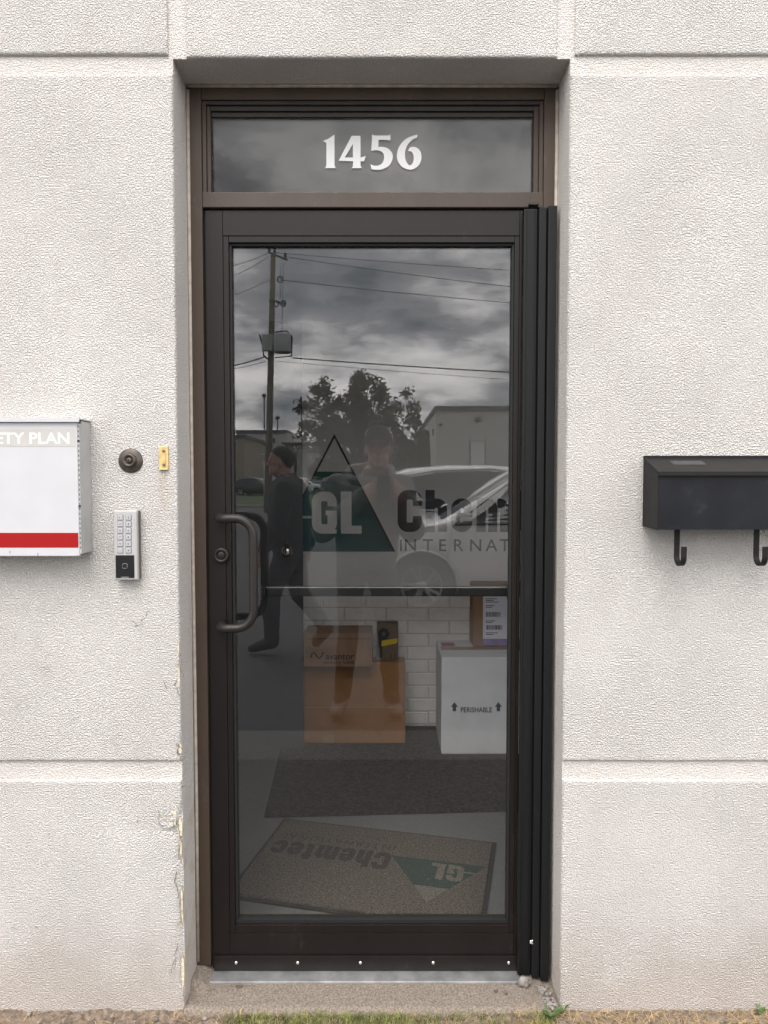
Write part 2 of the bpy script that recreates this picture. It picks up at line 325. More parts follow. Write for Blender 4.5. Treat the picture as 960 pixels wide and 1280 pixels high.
# ------------------------------------------------------------------ mesh builder
class MB:
    def __init__(s): s.v, s.f, s.mi, s.sm = [], [], [], []
    def add(s, vs, fs, mi=0, smooth=False):
        o = len(s.v); s.v += [Vector(v) for v in vs]
        for f in fs: s.f.append([o + i for i in f]); s.mi.append(mi); s.sm.append(smooth)
        return s
    def box(s, x0, x1, y0, y1, z0, z1, bev=0.0, mi=0, seg=2):
        if bev <= 0:
            vs = [(x0,y0,z0),(x1,y0,z0),(x1,y1,z0),(x0,y1,z0),(x0,y0,z1),(x1,y0,z1),(x1,y1,z1),(x0,y1,z1)]
            return s.add(vs, [(0,3,2,1),(4,5,6,7),(0,1,5,4),(1,2,6,5),(2,3,7,6),(3,0,4,7)], mi)
        bm = bmesh.new(); bmesh.ops.create_cube(bm, size=1)
        for v in bm.verts:
            v.co = Vector(((x0+x1)/2 + v.co.x*(x1-x0), (y0+y1)/2 + v.co.y*(y1-y0), (z0+z1)/2 + v.co.z*(z1-z0)))
        bmesh.ops.bevel(bm, geom=bm.edges[:], offset=bev, segments=seg, affect='EDGES', profile=0.6)
        return s.bm(bm, mi)
    def bm(s, bm, mi=0, smooth=False):
        bm.verts.index_update()
        s.add([v.co.copy() for v in bm.verts], [[v.index for v in f.verts] for f in bm.faces], mi, smooth); bm.free(); return s
    def tube(s, pts, r, n=10, mi=0, cap=True, flat=None):
        """sweep of a circle (or of a flat w x t section) along pts; r may be a list"""
        pts = [Vector(p) for p in pts]; k = len(pts); rings = []
        d0 = (pts[1] - pts[0]).normalized()
        ref = Vector((1,0,0)) if abs(d0.x) < .9 else Vector((0,1,0))
        u = (ref - d0 * ref.dot(d0)).normalized()
        for i in range(k):
            d = (pts[min(i+1,k-1)] - pts[max(i-1,0)]).normalized()
            u = (u - d * u.dot(d)).normalized(); w = d.cross(u)
            rr = r[i] if isinstance(r, (list, tuple)) else r
            if flat: ring = [pts[i] + u*a*flat[0]/2 + w*b*flat[1]/2 for a, b in ((-1,-1),(1,-1),(1,1),(-1,1))]
            else: ring = [pts[i] + (u*math.cos(a) + w*math.sin(a))*rr for a in [2*math.pi*j/n for j in range(n)]]
            rings.append(ring)
        m_ = len(rings[0]); vs = [p for r_ in rings for p in r_]; fs = []
        for i in range(k-1):
            for j in range(m_): fs.append((i*m_+j, i*m_+(j+1)%m_, (i+1)*m_+(j+1)%m_, (i+1)*m_+j))
        if cap: fs += [tuple(range(m_))[::-1], tuple((k-1)*m_+j for j in range(m_))]
        return s.add(vs, fs, mi, not flat)
    def lathe(s, prof, c, axis=(0,-1,0), n=28, mi=0, smooth=True):
        """prof = [(radius, height along axis)]"""
        ax = Vector(axis).normalized(); ref = Vector((0,0,1)) if abs(ax.z) < .9 else Vector((1,0,0))
        u = (ref - ax*ref.dot(ax)).normalized(); w = ax.cross(u); c = Vector(c)
        vs, fs = [], []
        for r, h in prof:
            for j in range(n):
                a = 2*math.pi*j/n; vs.append(c + ax*h + (u*math.cos(a)+w*math.sin(a))*max(r,1e-5))
        for i in range(len(prof)-1):
            for j in range(n): fs.append((i*n+j, i*n+(j+1)%n, (i+1)*n+(j+1)%n, (i+1)*n+j))
        return s.add(vs, fs, mi, smooth)
    def prism(s, poly, d, mi=0, holes=()):
        """solid: closed outline (3-D points) pushed by vector d"""
        d = Vector(d); loops = [[Vector(p) for p in poly]] + [[Vector(p) for p in h] for h in holes]
        tris = tessellate_polygon(loops); flat = [p for l in loops for p in l]; n = len(flat)
        fs = [tuple(t) for t in tris] + [tuple(n + i for i in reversed(t)) for t in tris]; o = 0
        for l in loops:
            k = len(l); fs += [(o+i, o+(i+1)%k, n+o+(i+1)%k, n+o+i) for i in range(k)]; o += k
        return s.add(flat + [p + d for p in flat], fs, mi)
    def grid(s, fn, us, vs_, mi=0, smooth=True):
        nu, nv = len(us), len(vs_)
        pts = [fn(u, v) for u in us for v in vs_]
        return s.add(pts, [(i*nv+j, i*nv+j+1, (i+1)*nv+j+1, (i+1)*nv+j) for i in range(nu-1) for j in range(nv-1)], mi, smooth)
    def build(s, name, mats, parent=None, local=False, fixn=True):
        off = Vector((0,0,0))
        if parent and not local:
            p = parent
            while p: off += p.location; p = p.parent
        me = bpy.data.meshes.new(name); me.from_pydata([v - off for v in s.v], [], s.f)
        for m_ in (mats if isinstance(mats, (list, tuple)) else [mats]): me.materials.append(M[m_] if isinstance(m_, str) else m_)
        me.polygons.foreach_set('material_index', s.mi); me.polygons.foreach_set('use_smooth', s.sm)
        if fixn:
            bm = bmesh.new(); bm.from_mesh(me); bmesh.ops.recalc_face_normals(bm, faces=bm.faces[:]); bm.to_mesh(me); bm.free()
        me.update()
        o = bpy.data.objects.new(name, me); COL.objects.link(o)
        if parent: o.parent = parent
        return o
def tag(o, label=None, cat=None, group=None, kind=None):
    if label: o['label'] = label
    if cat: o['category'] = cat
    if group: o['group'] = group
    if kind: o['kind'] = kind
    return o
def thing(name, label, cat, loc=(0,0,0), group=None):
    o = bpy.data.objects.new(name, None); COL.objects.link(o); o.location = loc; o.empty_display_size = .1
    return tag(o, label, cat, group)
def copy_tree(o, parent=None):
    c = o.copy(); COL.objects.link(c)
    if parent: c.parent = parent
    for ch in list(o.children): copy_tree(ch, c)
    return c
def bx(name, mat, parent, x0, x1, y0, y1, z0, z1, bev=0.0):
    return MB().box(x0, x1, y0, y1, z0, z1, bev).build(name, mat, parent)
def mesh_of(o):
    dg = bpy.context.evaluated_depsgraph_get(); ev = o.evaluated_get(dg)
    return bpy.data.meshes.new_from_object(ev)

# ------------------------------------------------------------------ lettering
def font(body, bold=0.0, spacing=1.0):
    cu = bpy.data.curves.new('txt', 'FONT'); cu.body = body; cu.size = 1; cu.offset = bold; cu.space_character = spacing
    cu.resolution_u = 4
    o = bpy.data.objects.new('txt', cu); COL.objects.link(o); bpy.context.view_layer.update()
    me = mesh_of(o); vs = [v.co.copy() for v in me.vertices]; fs = [list(p.vertices) for p in me.polygons]
    bpy.data.objects.remove(o); bpy.data.curves.remove(cu); bpy.data.meshes.remove(me)
    return vs, fs
def text(mb, body, o, ux, uy, w=None, h=None, bold=0.0, spacing=1.0, mi=0):
    """flat lettering: lower-left corner o, running along ux, upright along uy; fitted to width w and/or height h"""
    vs, fs = font(body, bold, spacing)
    x0, x1 = min(v.x for v in vs), max(v.x for v in vs); y0, y1 = min(v.y for v in vs), max(v.y for v in vs)
    sx = (w / (x1-x0)) if w else None; sy = (h / (y1-y0)) if h else None
    sx = sx or sy; sy = sy or sx
    ux, uy, o = Vector(ux), Vector(uy), Vector(o)
    mb.add([o + ux*(v.x-x0)*sx + uy*(v.y-y0)*sy for v in vs], fs, mi); return (x1-x0)*sx
def rounded(pts, n=5):
    """pts = [(x, y, r)] open path with rounded corners"""
    out = []
    for i, (x, y, r) in enumerate(pts):
        if r <= 0 or i in (0, len(pts)-1): out.append(Vector((x, y))); continue
        p = Vector((x, y)); a = (Vector(pts[i-1][:2]) - p).normalized(); b = (Vector(pts[i+1][:2]) - p).normalized()
        ang = a.angle(b); dist = r / math.tan(ang/2); c = p + (a+b).normalized() * (r / math.sin(ang/2))
        s0, s1 = p + a*dist - c, p + b*dist - c
        t0 = math.atan2(s0.y, s0.x); dt = math.atan2(s1.y, s1.x) - t0
        while dt > math.pi: dt -= 2*math.pi
        while dt < -math.pi: dt += 2*math.pi
        for k in range(n+1):
            t = t0 + dt*k/n; out.append(c + Vector((math.cos(t), math.sin(t)))*r)
    return out
def ribbon(path, t):
    L, Rr = [], []
    for i, p in enumerate(path):
        d0 = (p - path[i-1]).normalized() if i else (path[1]-p).normalized()
        d1 = (path[i+1]-p).normalized() if i < len(path)-1 else d0
        d = (d0+d1).normalized(); nrm = Vector((-d.y, d.x)); k = 1/max(.5, nrm.dot(Vector((-d0.y, d0.x))))
        L.append(p + nrm*t/2*k); Rr.append(p - nrm*t/2*k)
    return L + Rr[::-1]
T_ = 0.225
def rect(x0, y0, x1, y1): return [Vector(p) for p in ((x0,y0),(x1,y0),(x1,y1),(x0,y1))]
def glyph(ch):
    """heavy condensed sans: loops in units of the cap height, and the advance"""
    t = T_; h = t/2; X = 0.80
    def bowl(w, top, a, b): return ribbon(rounded([(w-h, a, 0), (w-h, top-h, .14), (h, top-h, .14), (h, h, .14), (w-h, h, .14), (w-h, b, 0)]), t)
    if ch == 'C': return [bowl(.6, 1, .62, .38)], .6
    if ch == 'c': return [bowl(.53, X, .52, .30)], .53
    if ch == 'G': return [bowl(.6, 1, .65, .30), rect(.6-t, .30, .6, .55), rect(.33, .44, .6-t, .55), rect(.6-t, 0, .6, .10)], .6
    if ch == 'L': return [rect(0, 0, .26, 1), rect(.26, 0, .50, .19)], .50
    if ch == 'h': return [rect(0, 0, t, 1), ribbon(rounded([(t, X-h, 0), (.53-h, X-h, .14), (.53-h, 0, 0)]), t)], .53
    if ch == 'm': return [rect(0, 0, t, X), ribbon(rounded([(t, X-h, 0), (.51-h, X-h, .14), (.51-h, 0, 0)]), t), ribbon(rounded([(.51, X-h, 0), (.80-h, X-h, .14), (.80-h, 0, 0)]), t)], .80
    if ch == 'e': return [ribbon(rounded([(.53-h, .36, 0), (.53-h, X-h, .14), (h, X-h, .14), (h, h, .14), (.53-h, h, .14), (.53-h, .26, 0)]), t), rect(t, .36, .53-t, .46)], .53
    if ch == 't': return [ribbon(rounded([(.06+h, .97, 0), (.06+h, h, .13), (.36, h, 0)]), t), rect(0, .66, .06, X), rect(.06+t, .66, .36, X)], .36
def heavy(mb, word, o, ux, uy, n, cap, wide=1.0, gap=0.095, thick=0.0015, mi=0):
    x = 0; o, ux, uy, n = Vector(o), Vector(ux), Vector(uy), Vector(n)
    for ch in word:
        loops, adv = glyph(ch)
        for i, l in enumerate(loops):
            mb.prism([o + ux*(x+p.x)*cap*wide + uy*p.y*cap for p in l], n*(thick + .0004*i), mi)
        x += adv + gap
    return x*cap*wide
def spline(pts, closed=True, n=5):
    """pts with optional corner flag: (x, y) smooth, (x, y, 1) corner"""
    out = []; k = len(pts)
    for i in range(k):
        p1, p2 = pts[i], pts[(i+1) % k]; p0, p3 = pts[i-1], pts[(i+2) % k]
        a, b = Vector(p1[:2]), Vector(p2[:2])
        m1 = (b - a) if len(p1) > 2 else (b - Vector(p0[:2])) / 2
        m2 = (b - a) if len(p2) > 2 else (Vector(p3[:2]) - a) / 2
        st = 1 if (len(p1) > 2 and len(p2) > 2) else n
        for j in range(st):
            t = j/st; out.append(a*(2*t**3-3*t*t+1) + m1*(t**3-2*t*t+t) + b*(-2*t**3+3*t*t) + m2*(t**3-t*t))
    return out

# ================================================================== THE FRONT WALL
OX0, OX1, OZ1 = -0.552, 0.487, 2.565         # door opening
WX, WZ = 5.0, 5.2
bw = thing('building_wall', 'pale textured stucco wall with grooved panels around the doorway', 'wall')
def edge_wobble(z, amp, seed):
    return amp * (noise.noise(Vector((seed, z*9, 0))) + 0.6*noise.noise(Vector((seed+5, z*40, 0))))
def chip(z):
    """how far the left corner of the doorway is broken back"""
    c = 0.0
    for zc, w, d in ((0.515, 0.030, 0.026), (0.47, 0.07, 0.009), (0.36, 0.10, 0.008), (0.22, 0.07, 0.007), (0.12, 0.06, 0.010), (0.735, 0.018, 0.010), (0.95, 0.03, 0.004)):
        c += d * math.exp(-((z-zc)/w)**2)
    return c * (0.7 + 0.6*noise.noise(Vector((z*70, 3, 1))))
def panel(x0, x1, z0, z1, wob=(0,0,0,0), chipped=False, label=None):
    """one stucco panel: rounded arrises with a slightly wandering line"""
    r = 0.0065; fine = [0, .0008, .0022, .0042, .0066, .014, .03]
    def steps(a, b, big):
        L = b-a; out = [a+f for f in fine] + [b-f for f in fine[::-1]]; n = max(1, int((L-.06)/big))
        return sorted(out[:len(fine)] + [a+.03 + (L-.06)*i/n for i in range(1, n)] + out[len(fine):])
    mb = MB()
    xs = steps(x0, x1, .12) if x1-x0 > 1.2 else steps(x0, x1, .08)
    zs = steps(z0, z1, .018 if chipped else .05)
    def fn(x, z):
        dx = min(x-x0, x1-x); dz = min(z-z0, z1-z); d = min(dx, dz)
        y = 0.0
        if d < r: q = 1-d/r; y = .0088*(1-math.sqrt(max(0, 1-q*q)))
        y += .0012*noise.noise(Vector((x*3, z*3, 2)))
        px, pz = x, z
        kx0, kx1 = math.exp(-(x-x0)/.02), math.exp(-(x1-x)/.02)
        px += wob[0]*kx0*edge_wobble(z, 1, x0+3) + wob[1]*kx1*edge_wobble(z, 1, x1+9)
        pz += wob[2]*math.exp(-(z-z0)/.02)*edge_wobble(x, 1, z0+5) + wob[3]*math.exp(-(z1-z)/.02)*edge_wobble(x, 1, z1+7)
        if chipped:
            c = chip(z); dd = x1 - x
            if dd < c*1.6: y = max(y, .0082*(1-dd/(c*1.6+1e-5))**.5)
            px -= c*.55*math.exp(-dd/.012)
        return (px, y, pz)
    mb.grid(fn, xs, zs)
    o = mb.build('panel', 'stucco', bw, fixn=False)
    if label: o['label'] = label
    return o
w3 = .0022
panel(-WX, OX0, -.08, .648, (0, w3*.6, 0, w3*.5), True, 'low stucco panel with a chipped and crumbling corner')
panel(-WX, OX0, .699, 2.524, (0, w3*.5, w3*.5, w3*.5), True)
panel(OX1, WX, -.08, .648, (w3*.8, 0, 0, w3*.5))
panel(OX1, WX, .699, 2.524, (w3*.6, 0, w3*.5, w3*.5))
panel(-WX, -.563, 2.573, WZ, (0, w3*.5, w3*.5, 0))
panel(-.516, .4525, OZ1, WZ, (w3*.5, w3*.5, w3*.9, 0))
panel(.497, WX, 2.573, WZ, (w3*.5, 0, w3*.5, 0))
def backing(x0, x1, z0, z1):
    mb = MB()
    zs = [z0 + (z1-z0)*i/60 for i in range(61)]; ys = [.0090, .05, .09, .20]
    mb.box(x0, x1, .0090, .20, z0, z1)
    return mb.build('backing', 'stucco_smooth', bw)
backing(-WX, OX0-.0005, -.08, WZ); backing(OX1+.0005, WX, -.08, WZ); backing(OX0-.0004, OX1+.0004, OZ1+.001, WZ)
# crumbled foam in the corner, raised flakes and hairline cracks
fm = MB()
def blob(cx_, cz, w, h, n, y0, dep, seed):
    rr = random.Random(seed); pts = []
    for i in range(n):
        a = 2*math.pi*i/n; k = .65 + .5*rr.random(); pts.append((cx_ + w*k*math.cos(a), y0, cz + h*k*math.sin(a)))
    return pts, (0, dep, 0)
p_, d_ = blob(OX0-.006, .515, .008, .026, 14, -.0006, .010, 3); fm.prism(p_, d_)
p_, d_ = blob(OX0-.004, .46, .003, .035, 14, -.0004, .008, 4); fm.prism(p_, d_)
p_, d_ = blob(OX0-.0035, .11, .004, .055, 16, -.0005, .010, 6); fm.prism(p_, d_)
for zc_, w_, h_, sd_ in ((.735, .006, .018, 7), (.94, .0025, .040, 8), (1.01, .002, .022, 9), (.30, .003, .05, 10)):
    p_, d_ = blob(OX0-.0035, zc_, w_, h_, 14, -.0005, .006, sd_); fm.prism(p_, d_)
fm.build('exposed_foam', 'foam', bw)
pk = MB(); pc = at(211, 1022, -.0006)
p_, d_ = blob(pc.x+.008, pc.z, .019, .024, 18, -.0003, .001, 31); pk.prism([(min(q[0], OX0-.004), q[1], q[2]) for q in p_], d_); pk.build('peeled_patch', 'foam', bw)
rr = random.Random(44)
for k in range(9):
    a = k*.8; cx_, cz_ = pc.x - .004 + .016*math.cos(a)*rr.uniform(.5, 1.1), pc.z + .024*math.sin(a)*rr.uniform(.5, 1.1); n_ = rr.randint(5, 7); sz = rr.uniform(.005, .011)
    base_ = [(min(cx_ + sz*math.cos(6.28*i/n_)*rr.uniform(.6, 1.3), OX0-.003), -.0010 - .0035*rr.random(), cz_ + sz*1.2*math.sin(6.28*i/n_)*rr.uniform(.6, 1.3)) for i in range(n_)]
    MB().prism(base_, (0, .0009, 0)).build('plaster_flake', 'stucco', bw)
cm = MB()
def crackline(px, steps, w=.0011, seed=1, dirs=(0, -1)):
    rr = random.Random(seed); p = at(*px, -.0012); pts = [p.copy()]
    for i in range(steps):
        p = p + Vector((dirs[0]*.004 + (rr.random()-.5)*.007, 0, dirs[1]*.005 + (rr.random()-.5)*.006)); pts.append(p.copy())
    cm.tube(pts, [w*(.4+.8*rr.random())*(1-.6*i/steps) for i in range(steps+1)], 5)
crackline((222, 1030), 26, .0009, 2); crackline((221, 1090), 22, .0009, 3); crackline((224, 815), 8, .0009, 5); crackline((223, 930), 7, .0012, 6)
crackline((200, 1020), 6, .0010, 7, (.8, .4)); crackline((198, 1028), 6, .0010, 8, (.9, -.5)); crackline((206, 1010), 5, .0010, 9, (1, .2))
crackline((199, 1014), 5, .0009, 13, (.1, -1)); crackline((210, 1034), 5, .0009, 17, (.6, .7)); crackline((204, 1024), 4, .0010, 19, (1, .6))
crackline((221, 850), 9, .0010, 51); crackline((222, 830), 6, .0012, 52, (.1, -1)); crackline((222, 938), 6, .0016, 53); crackline((220, 930), 5, .0010, 54, (.7, -.6)); crackline((183, 770), 4, .0007, 55, (.8, .6)); crackline((165, 776), 5, .0006, 56, (.5, -.6)); crackline((45, 1160), 3, .0008, 57, (.8, .2))
crackline((168, 782), 5, .0007, 10, (1, .3)); crackline((176, 776), 4, .0007, 11, (.9, .5)); crackline((172, 1024), 2, .0010, 12); crackline((14, 1160), 4, .0006, 14, (1, -.1))
crackline((205, 852), 3, .0007, 15); crackline((222, 1180), 16, .0009, 16); crackline((219, 1200), 8, .0008, 18, (-.3, -1))
cm.build('crack', 'crack', bw)
# plaster skirt where wall, frame and sill meet
sk = MB(); sk.tube([(OX0+.004, .128, .05), (OX0+.006, .126, .5), (OX0+.004, .127, 1.4), (OX0+.005, .127, 2.55)], .005, 6)
sk.tube([(OX1-.004, .128, .02), (OX1-.005, .127, 1.2), (OX1-.004, .128, 2.55)], .005, 6)
sk.tube([(OX0+.004, .128, OZ1-.003), (OX1-.004, .128, OZ1-.003)], .005, 6); sk.build('caulk_joint', 'caulk', bw)

# ================================================================== FRAME AND TRANSOM
fr = thing('door_frame', 'brown aluminium doorway frame with a transom window above the door', 'door frame', (0, .15, 0))
FY = .13
bx('jamb', 'frame', fr, OX0+.001, -.511, FY, .192, .035, OZ1-.001, .0015)
bx('jamb', 'frame', fr, .448, OX1-.001, FY, .192, .010, OZ1-.001, .0015)
bx('head', 'frame', fr, -.5105, .4475, FY+.002, .192, 2.527, OZ1-.001, .0015)
bx('transom_bar', 'frame', fr, -.5105, .4475, FY+.001, .192, 2.231, 2.273, .002)
bx('stop', 'frame_dark', fr, -.5105, .3925, .150, .190, 2.2275, 2.2308)
tw = bx('transom_window', 'transom_glass', fr, -.492, .430, .163, .169, 2.272, 2.512)
st_ = MB()
st_.box(-.5105, -.500, .139, .185, 2.2735, 2.5265, .001); st_.box(-.4995, -.489, .147, .162, 2.2735, 2.5165, .001)
st_.box(.4365, .4475, .139, .185, 2.2735, 2.5265, .001); st_.box(.4225, .436, .147, .162, 2.2735, 2.5165, .001)
st_.build('glazing_bead', 'frame', fr)
sd_ = MB(); sd_.box(-.4995, .436, .139, .185, 2.5170, 2.5265, .001); sd_.box(-.4885, .422, .147, .162, 2.504, 2.5165, .001); sd_.box(-.4885, .422, .155, .1625, 2.491, 2.5035, .0008)
sd_.build('glazing_bead', 'frame_dark', fr)  # head beads in a darker colour: the shadow under the head is painted in
bx('sill_bead', 'frame', fr, -.489, .422, .149, .1625, 2.2732, 2.279, .001)
bx('hold_bracket', 'frame_dark', fr, .405, .432, .112, .129, 2.232, 2.238)
# black strip standing in for the shade in the gap between left jamb and door
bx('jamb_gap_shade', 'gasket', fr, -.5108, -.5068, .150, .188, .012, 2.2272)
# house number in white vinyl
def digit_shape(d):
    if d == '1': return [(85,103,1),(125,88),(180,52,1),(180,296,1),(184,312,1),(193,321,1),(99,321,1),(110,312,1),(115,296,1),(115,122,1),(108,114,1)], None
    if d == '4': return [(213,262,1),(318,62,1),(388,62,1),(388,235,1),(404,233,1),(429,222,1),(417,266,1),(388,266,1),(388,298,1),(392,312,1),(399,321,1),(317,321,1),(325,312,1),(328,298,1),(328,266,1)], [(262,236,1),(327,128,1),(327,236,1)]
    if d == '5': return [(481,52,1),(495,60,1),(612,60,1),(627,52,1),(627,101,1),(612,96,1),(533,94,1),(530,152,1),(560,150),(606,163),(640,200),(643,250),(615,302),(560,330),(515,334),(475,329,1),(467,288,1),(492,300),(530,300),(562,280),(577,240),(570,203),(548,184),(522,178,1),(500,178),(474,183,1)], None
    return [(846,53,1),(838,78,1),(806,92),(770,128),(750,170),(743,215),(749,255),(768,290),(785,297),(803,284),(813,250),(810,215),(795,190),(768,184,1),(785,156),(820,152),(853,168),(873,205),(873,255),(850,302),(806,330),(765,330),(718,308),(686,262),(680,205),(700,145),(745,92),(800,64)], None
for d in '1456':
    out, hole = digit_shape(d); YN = .1618
    conv = lambda L: [at(390 + p.x/6.4, 160 + p.y/6.4, YN) for p in spline(L)]
    mb = MB(); mb.prism(conv(out), (0, .0008, 0), holes=[conv(hole)] if hole else ())
    mb.build('number_digit', 'white_vinyl', tw)

# ================================================================== THE DOOR
LX0, LX1, LZ0, LZ1, DY = -.506, .393, .013, 2.226, .14
GX0, GX1, GZ0, GZ1 = -.434, .364, .160, 2.131
dr = thing('glass_door', 'dark bronze glazed door with a tubular pull and full height glass', 'door', (0, .16, 0))
def rail(name, x0, x1, z0, z1, y0=DY, y1=.185, mat='door', bev=.0012): return bx(name, mat, dr, x0, x1, y0, y1, z0, z1, bev)
rail('stile', LX0, -.4565, .0605, LZ1); rail('stile', .3845, LX1, .0605, LZ1)
rail('rail', -.456, .384, 2.1555, LZ1); rail('rail', -.456, .384, .0605, .1245)
for a in ((-.456, -.4405, .125, 2.155), (.3705, .384, .125, 2.155), (-.440, .370, 2.1375, 2.155), (-.440, .370, .125, .150)):
    rail('glazing_bead', *a, y0=DY+.002, y1=.183)
ga = MB()
for a in ((-.440, GX0, .1505, 2.137), (GX1, .370, .1505, 2.137), (GX0+.0001, GX1-.0001, GZ1, 2.137), (GX0+.0001, GX1-.0001, .1505, GZ0)): ga.box(a[0], a[1], DY+.010, .180, a[2], a[3])
ga.build('gasket', 'gasket', dr)
bx('glass_pane', 'glass', dr, GX0-.003, GX1+.003, .162, .168, GZ0-.003, GZ1+.003)
sw = rail('door_sweep', LX0+.002, LX1, .0225, .0600, y0=DY-.006, y1=.183, bev=.0015)
MB().box(LX0+.003, LX1, DY-.002, .175, LZ0, .0222).build('sweep_rubber', 'gasket', sw)
for px in (295, 372, 450.5, 541.5, 636):
    p = at(px, 1201.5, DY-.006)
    MB().lathe([(0,.003),(.0025,.0028),(.0045,.0014),(.005,0)], (p.x, DY-.0061, .0405), n=14).build('screw', 'steel', sw)
# tubular pull
h0, h1 = 1.3586, 1.050; hy = .072; hx0, hx1 = -.466, -.365; rr_ = .0125
def arc3(c, u, v, r, n=6): return [Vector(c) + Vector(u)*r*math.cos(a) + Vector(v)*r*math.sin(a) for a in [math.pi/2*i/n for i in range(n+1)]]
rb = .032; rbb = .05
path = [Vector((hx0, DY-.0005, h0))] + arc3((hx0+rb, hy+rb, h0), (-1,0,0), (0,-1,0), rb)
path += arc3((hx1-rbb, hy, h0-rbb), (0,0,1), (1,0,0), rbb, 8)
path += arc3((hx1-rbb, hy, h1+rbb), (1,0,0), (0,0,-1), rbb, 8)
path += arc3((hx0+rb, hy+rb, h1), (0,-1,0), (-1,0,0), rb) + [Vector((hx0, DY-.0005, h1))]
MB().tube(path, rr_, 16).build('pull_handle', 'bronze', dr)
lk = at(277, 694, DY)
lc = MB().lathe([(0,.006),(.0125,.006),(.0130,.0105),(.0205,.0105),(.0225,.007),(.0225,0)], lk, n=32).build('lock_cylinder', 'bronze', dr)
MB().lathe([(0,.0095),(.010,.0095),(.0115,.0085),(.0118,.006)], lk, n=24).box(lk.x-.0009, lk.x+.0009, lk.y-.0102, lk.y-.0094, lk.z-.006, lk.z+.004, mi=1).build('key_plug', ['bronze', 'gasket'], lc)
bar = MB().box(-.386, .372, .205, .238, 1.118, 1.1435, .004, seg=3).build('push_bar', 'bar', dr)
MB().box(-.386, -.352, .1855, .2045, 1.112, 1.150, .002).build('bar_bracket', 'bar', bar); MB().box(.366, .390, .1855, .2045, 1.112, 1.150, .002).build('bar_bracket', 'bar', bar)
MB().box(-.380, .368, .2045, .2375, 1.1438, 1.1452, .0004).build('bar_highlight', 'steel', bar)  # bright strip standing in for the highlight along the top of the bar

# folding hinge cover: three black vertical channels
hg = thing('hinge_guard', 'black ribbed vertical hinge cover on the right edge of the glazed door', 'hinge cover', (.43, .12, 0))
for x0, x1, y0 in ((.391, .4285, .116), (.4305, .4515, .102), (.4535, .4775, .090)):
    MB().box(x0, x1, y0, .1295, .016, 2.221, .0022).build('channel', 'hinge', hg)
for x0, x1, y0 in ((.398, .4005, .1138), (.420, .4225, .1138)): MB().box(x0, x1, y0, .1159, .017, 2.219, .0008).build('rib', 'hinge', hg)
MB().box(.4288, .4302, .122, .1295, .017, 2.218).box(.4518, .4532, .115, .1295, .017, 2.218).build('gap_seal', 'gasket', hg)
p = at(665, 1178, .101)
mb = MB()
for k in range(5):
    a = k*1.26; q = (p.x + .004*math.cos(a)*(k>0), .1018, p.z + .004*math.sin(a)*(k>0)); mb.lathe([(0,.0022),(.0022,.0016),(.0032,0)], q, n=8)
mb.build('screw_blob', 'steel', hg)

# threshold and concrete sill
th = bx('threshold', 'alu', None, -.5085, .398, .094, .20, -.02, .0115, .003)
tag(th, 'dull aluminium threshold strip under the glazed door', 'threshold')
mb = MB()
def sill(x, y):
    n_ = .0022*noise.noise(Vector((x*24, y*24, 4))) + .0012*noise.noise(Vector((x*80, y*80, 9)))
    z = .0065 + n_
    fy = -.012 + .006*noise.noise(Vector((x*14, 1, 1)))
    if y <= -.0149: return (x, fy, -.06)
    if y < .001: return (x, fy + .004, z - .004)
    if x < OX0 + .05 and y > .06: z += .028*min(1, (OX0+.05-x)/.03)
    return (x, y, z)
mb.grid(sill, [OX0+.0006 + (OX1-OX0-.0012)*i/110 for i in range(111)], [-.015, 0, .004, .012, .022, .034, .046, .058, .070, .082, .094, .12, .20])
tag(mb.build('concrete_sill', 'concrete', None, fixn=False), 'worn pinkish concrete sill in front of the metal threshold', 'sill')
def lump(name, c, s, mat, seed, sub=3, amp=.3):
    bm = bmesh.new(); bmesh.ops.create_icosphere(bm, subdivisions=sub, radius=1)
    for v in bm.verts:
        k = 1 + amp*noise.noise(v.co*1.6 + Vector((seed, 0, 0))) + amp*.5*noise.noise(v.co*4 + Vector((seed, 2, 0)))
        v.co = Vector((c[0] + v.co.x*k*s[0], c[1] + v.co.y*k*s[1], c[2] + v.co.z*k*s[2]))
    return MB().bm(bm, smooth=True).build(name, mat)
q = at(655, 1219, .085)
tag(lump('stone', (q.x, .083, .020), (.017, .014, .015), 'stone', 2), 'small grey stone wedged at the foot of the hinge cover', 'stone')
q = at(682, 1238, .05)
for i_, (px, py, w_, lb) in enumerate(((299, 1234, .011, 'dark curled dead leaf scrap on the sill left of centre'), (620, 1240, .006, 'small dark chip on the sill near its right end'), (633, 1243, .005, 'tiny dark chip beside the stone end of the sill'))):
    q = ground(px, py, .008); mb = MB()
    mb.grid(lambda u, v: (q.x + w_*u, q.y + w_*.5*v*(1-u*u), .0085 + .004*(u*u) + .002*v), [-1, -.5, 0, .5, 1], [-1, 0, 1]); tag(mb.build('dead_leaf', 'bark', None, fixn=False), lb, 'leaf', 'dead leaf scraps on the sill')
rub = MB()
for k in range(90):
    t = random.random(); c = Vector((.44 + .03*random.random() + .012*t, .085 - .10*t, .010)); s_ = .0018 + .0042*random.random()
    bm = bmesh.new(); bmesh.ops.create_icosphere(bm, subdivisions=1, radius=s_)
    for v in bm.verts: v.co = v.co*(1 + .5*noise.noise(v.co*200 + c*50)) + c
    rub.bm(bm)
tag(rub.build('mortar_rubble', 'stone'), 'crumbled grey mortar along the right end of the sill', 'rubble', kind='stuff')

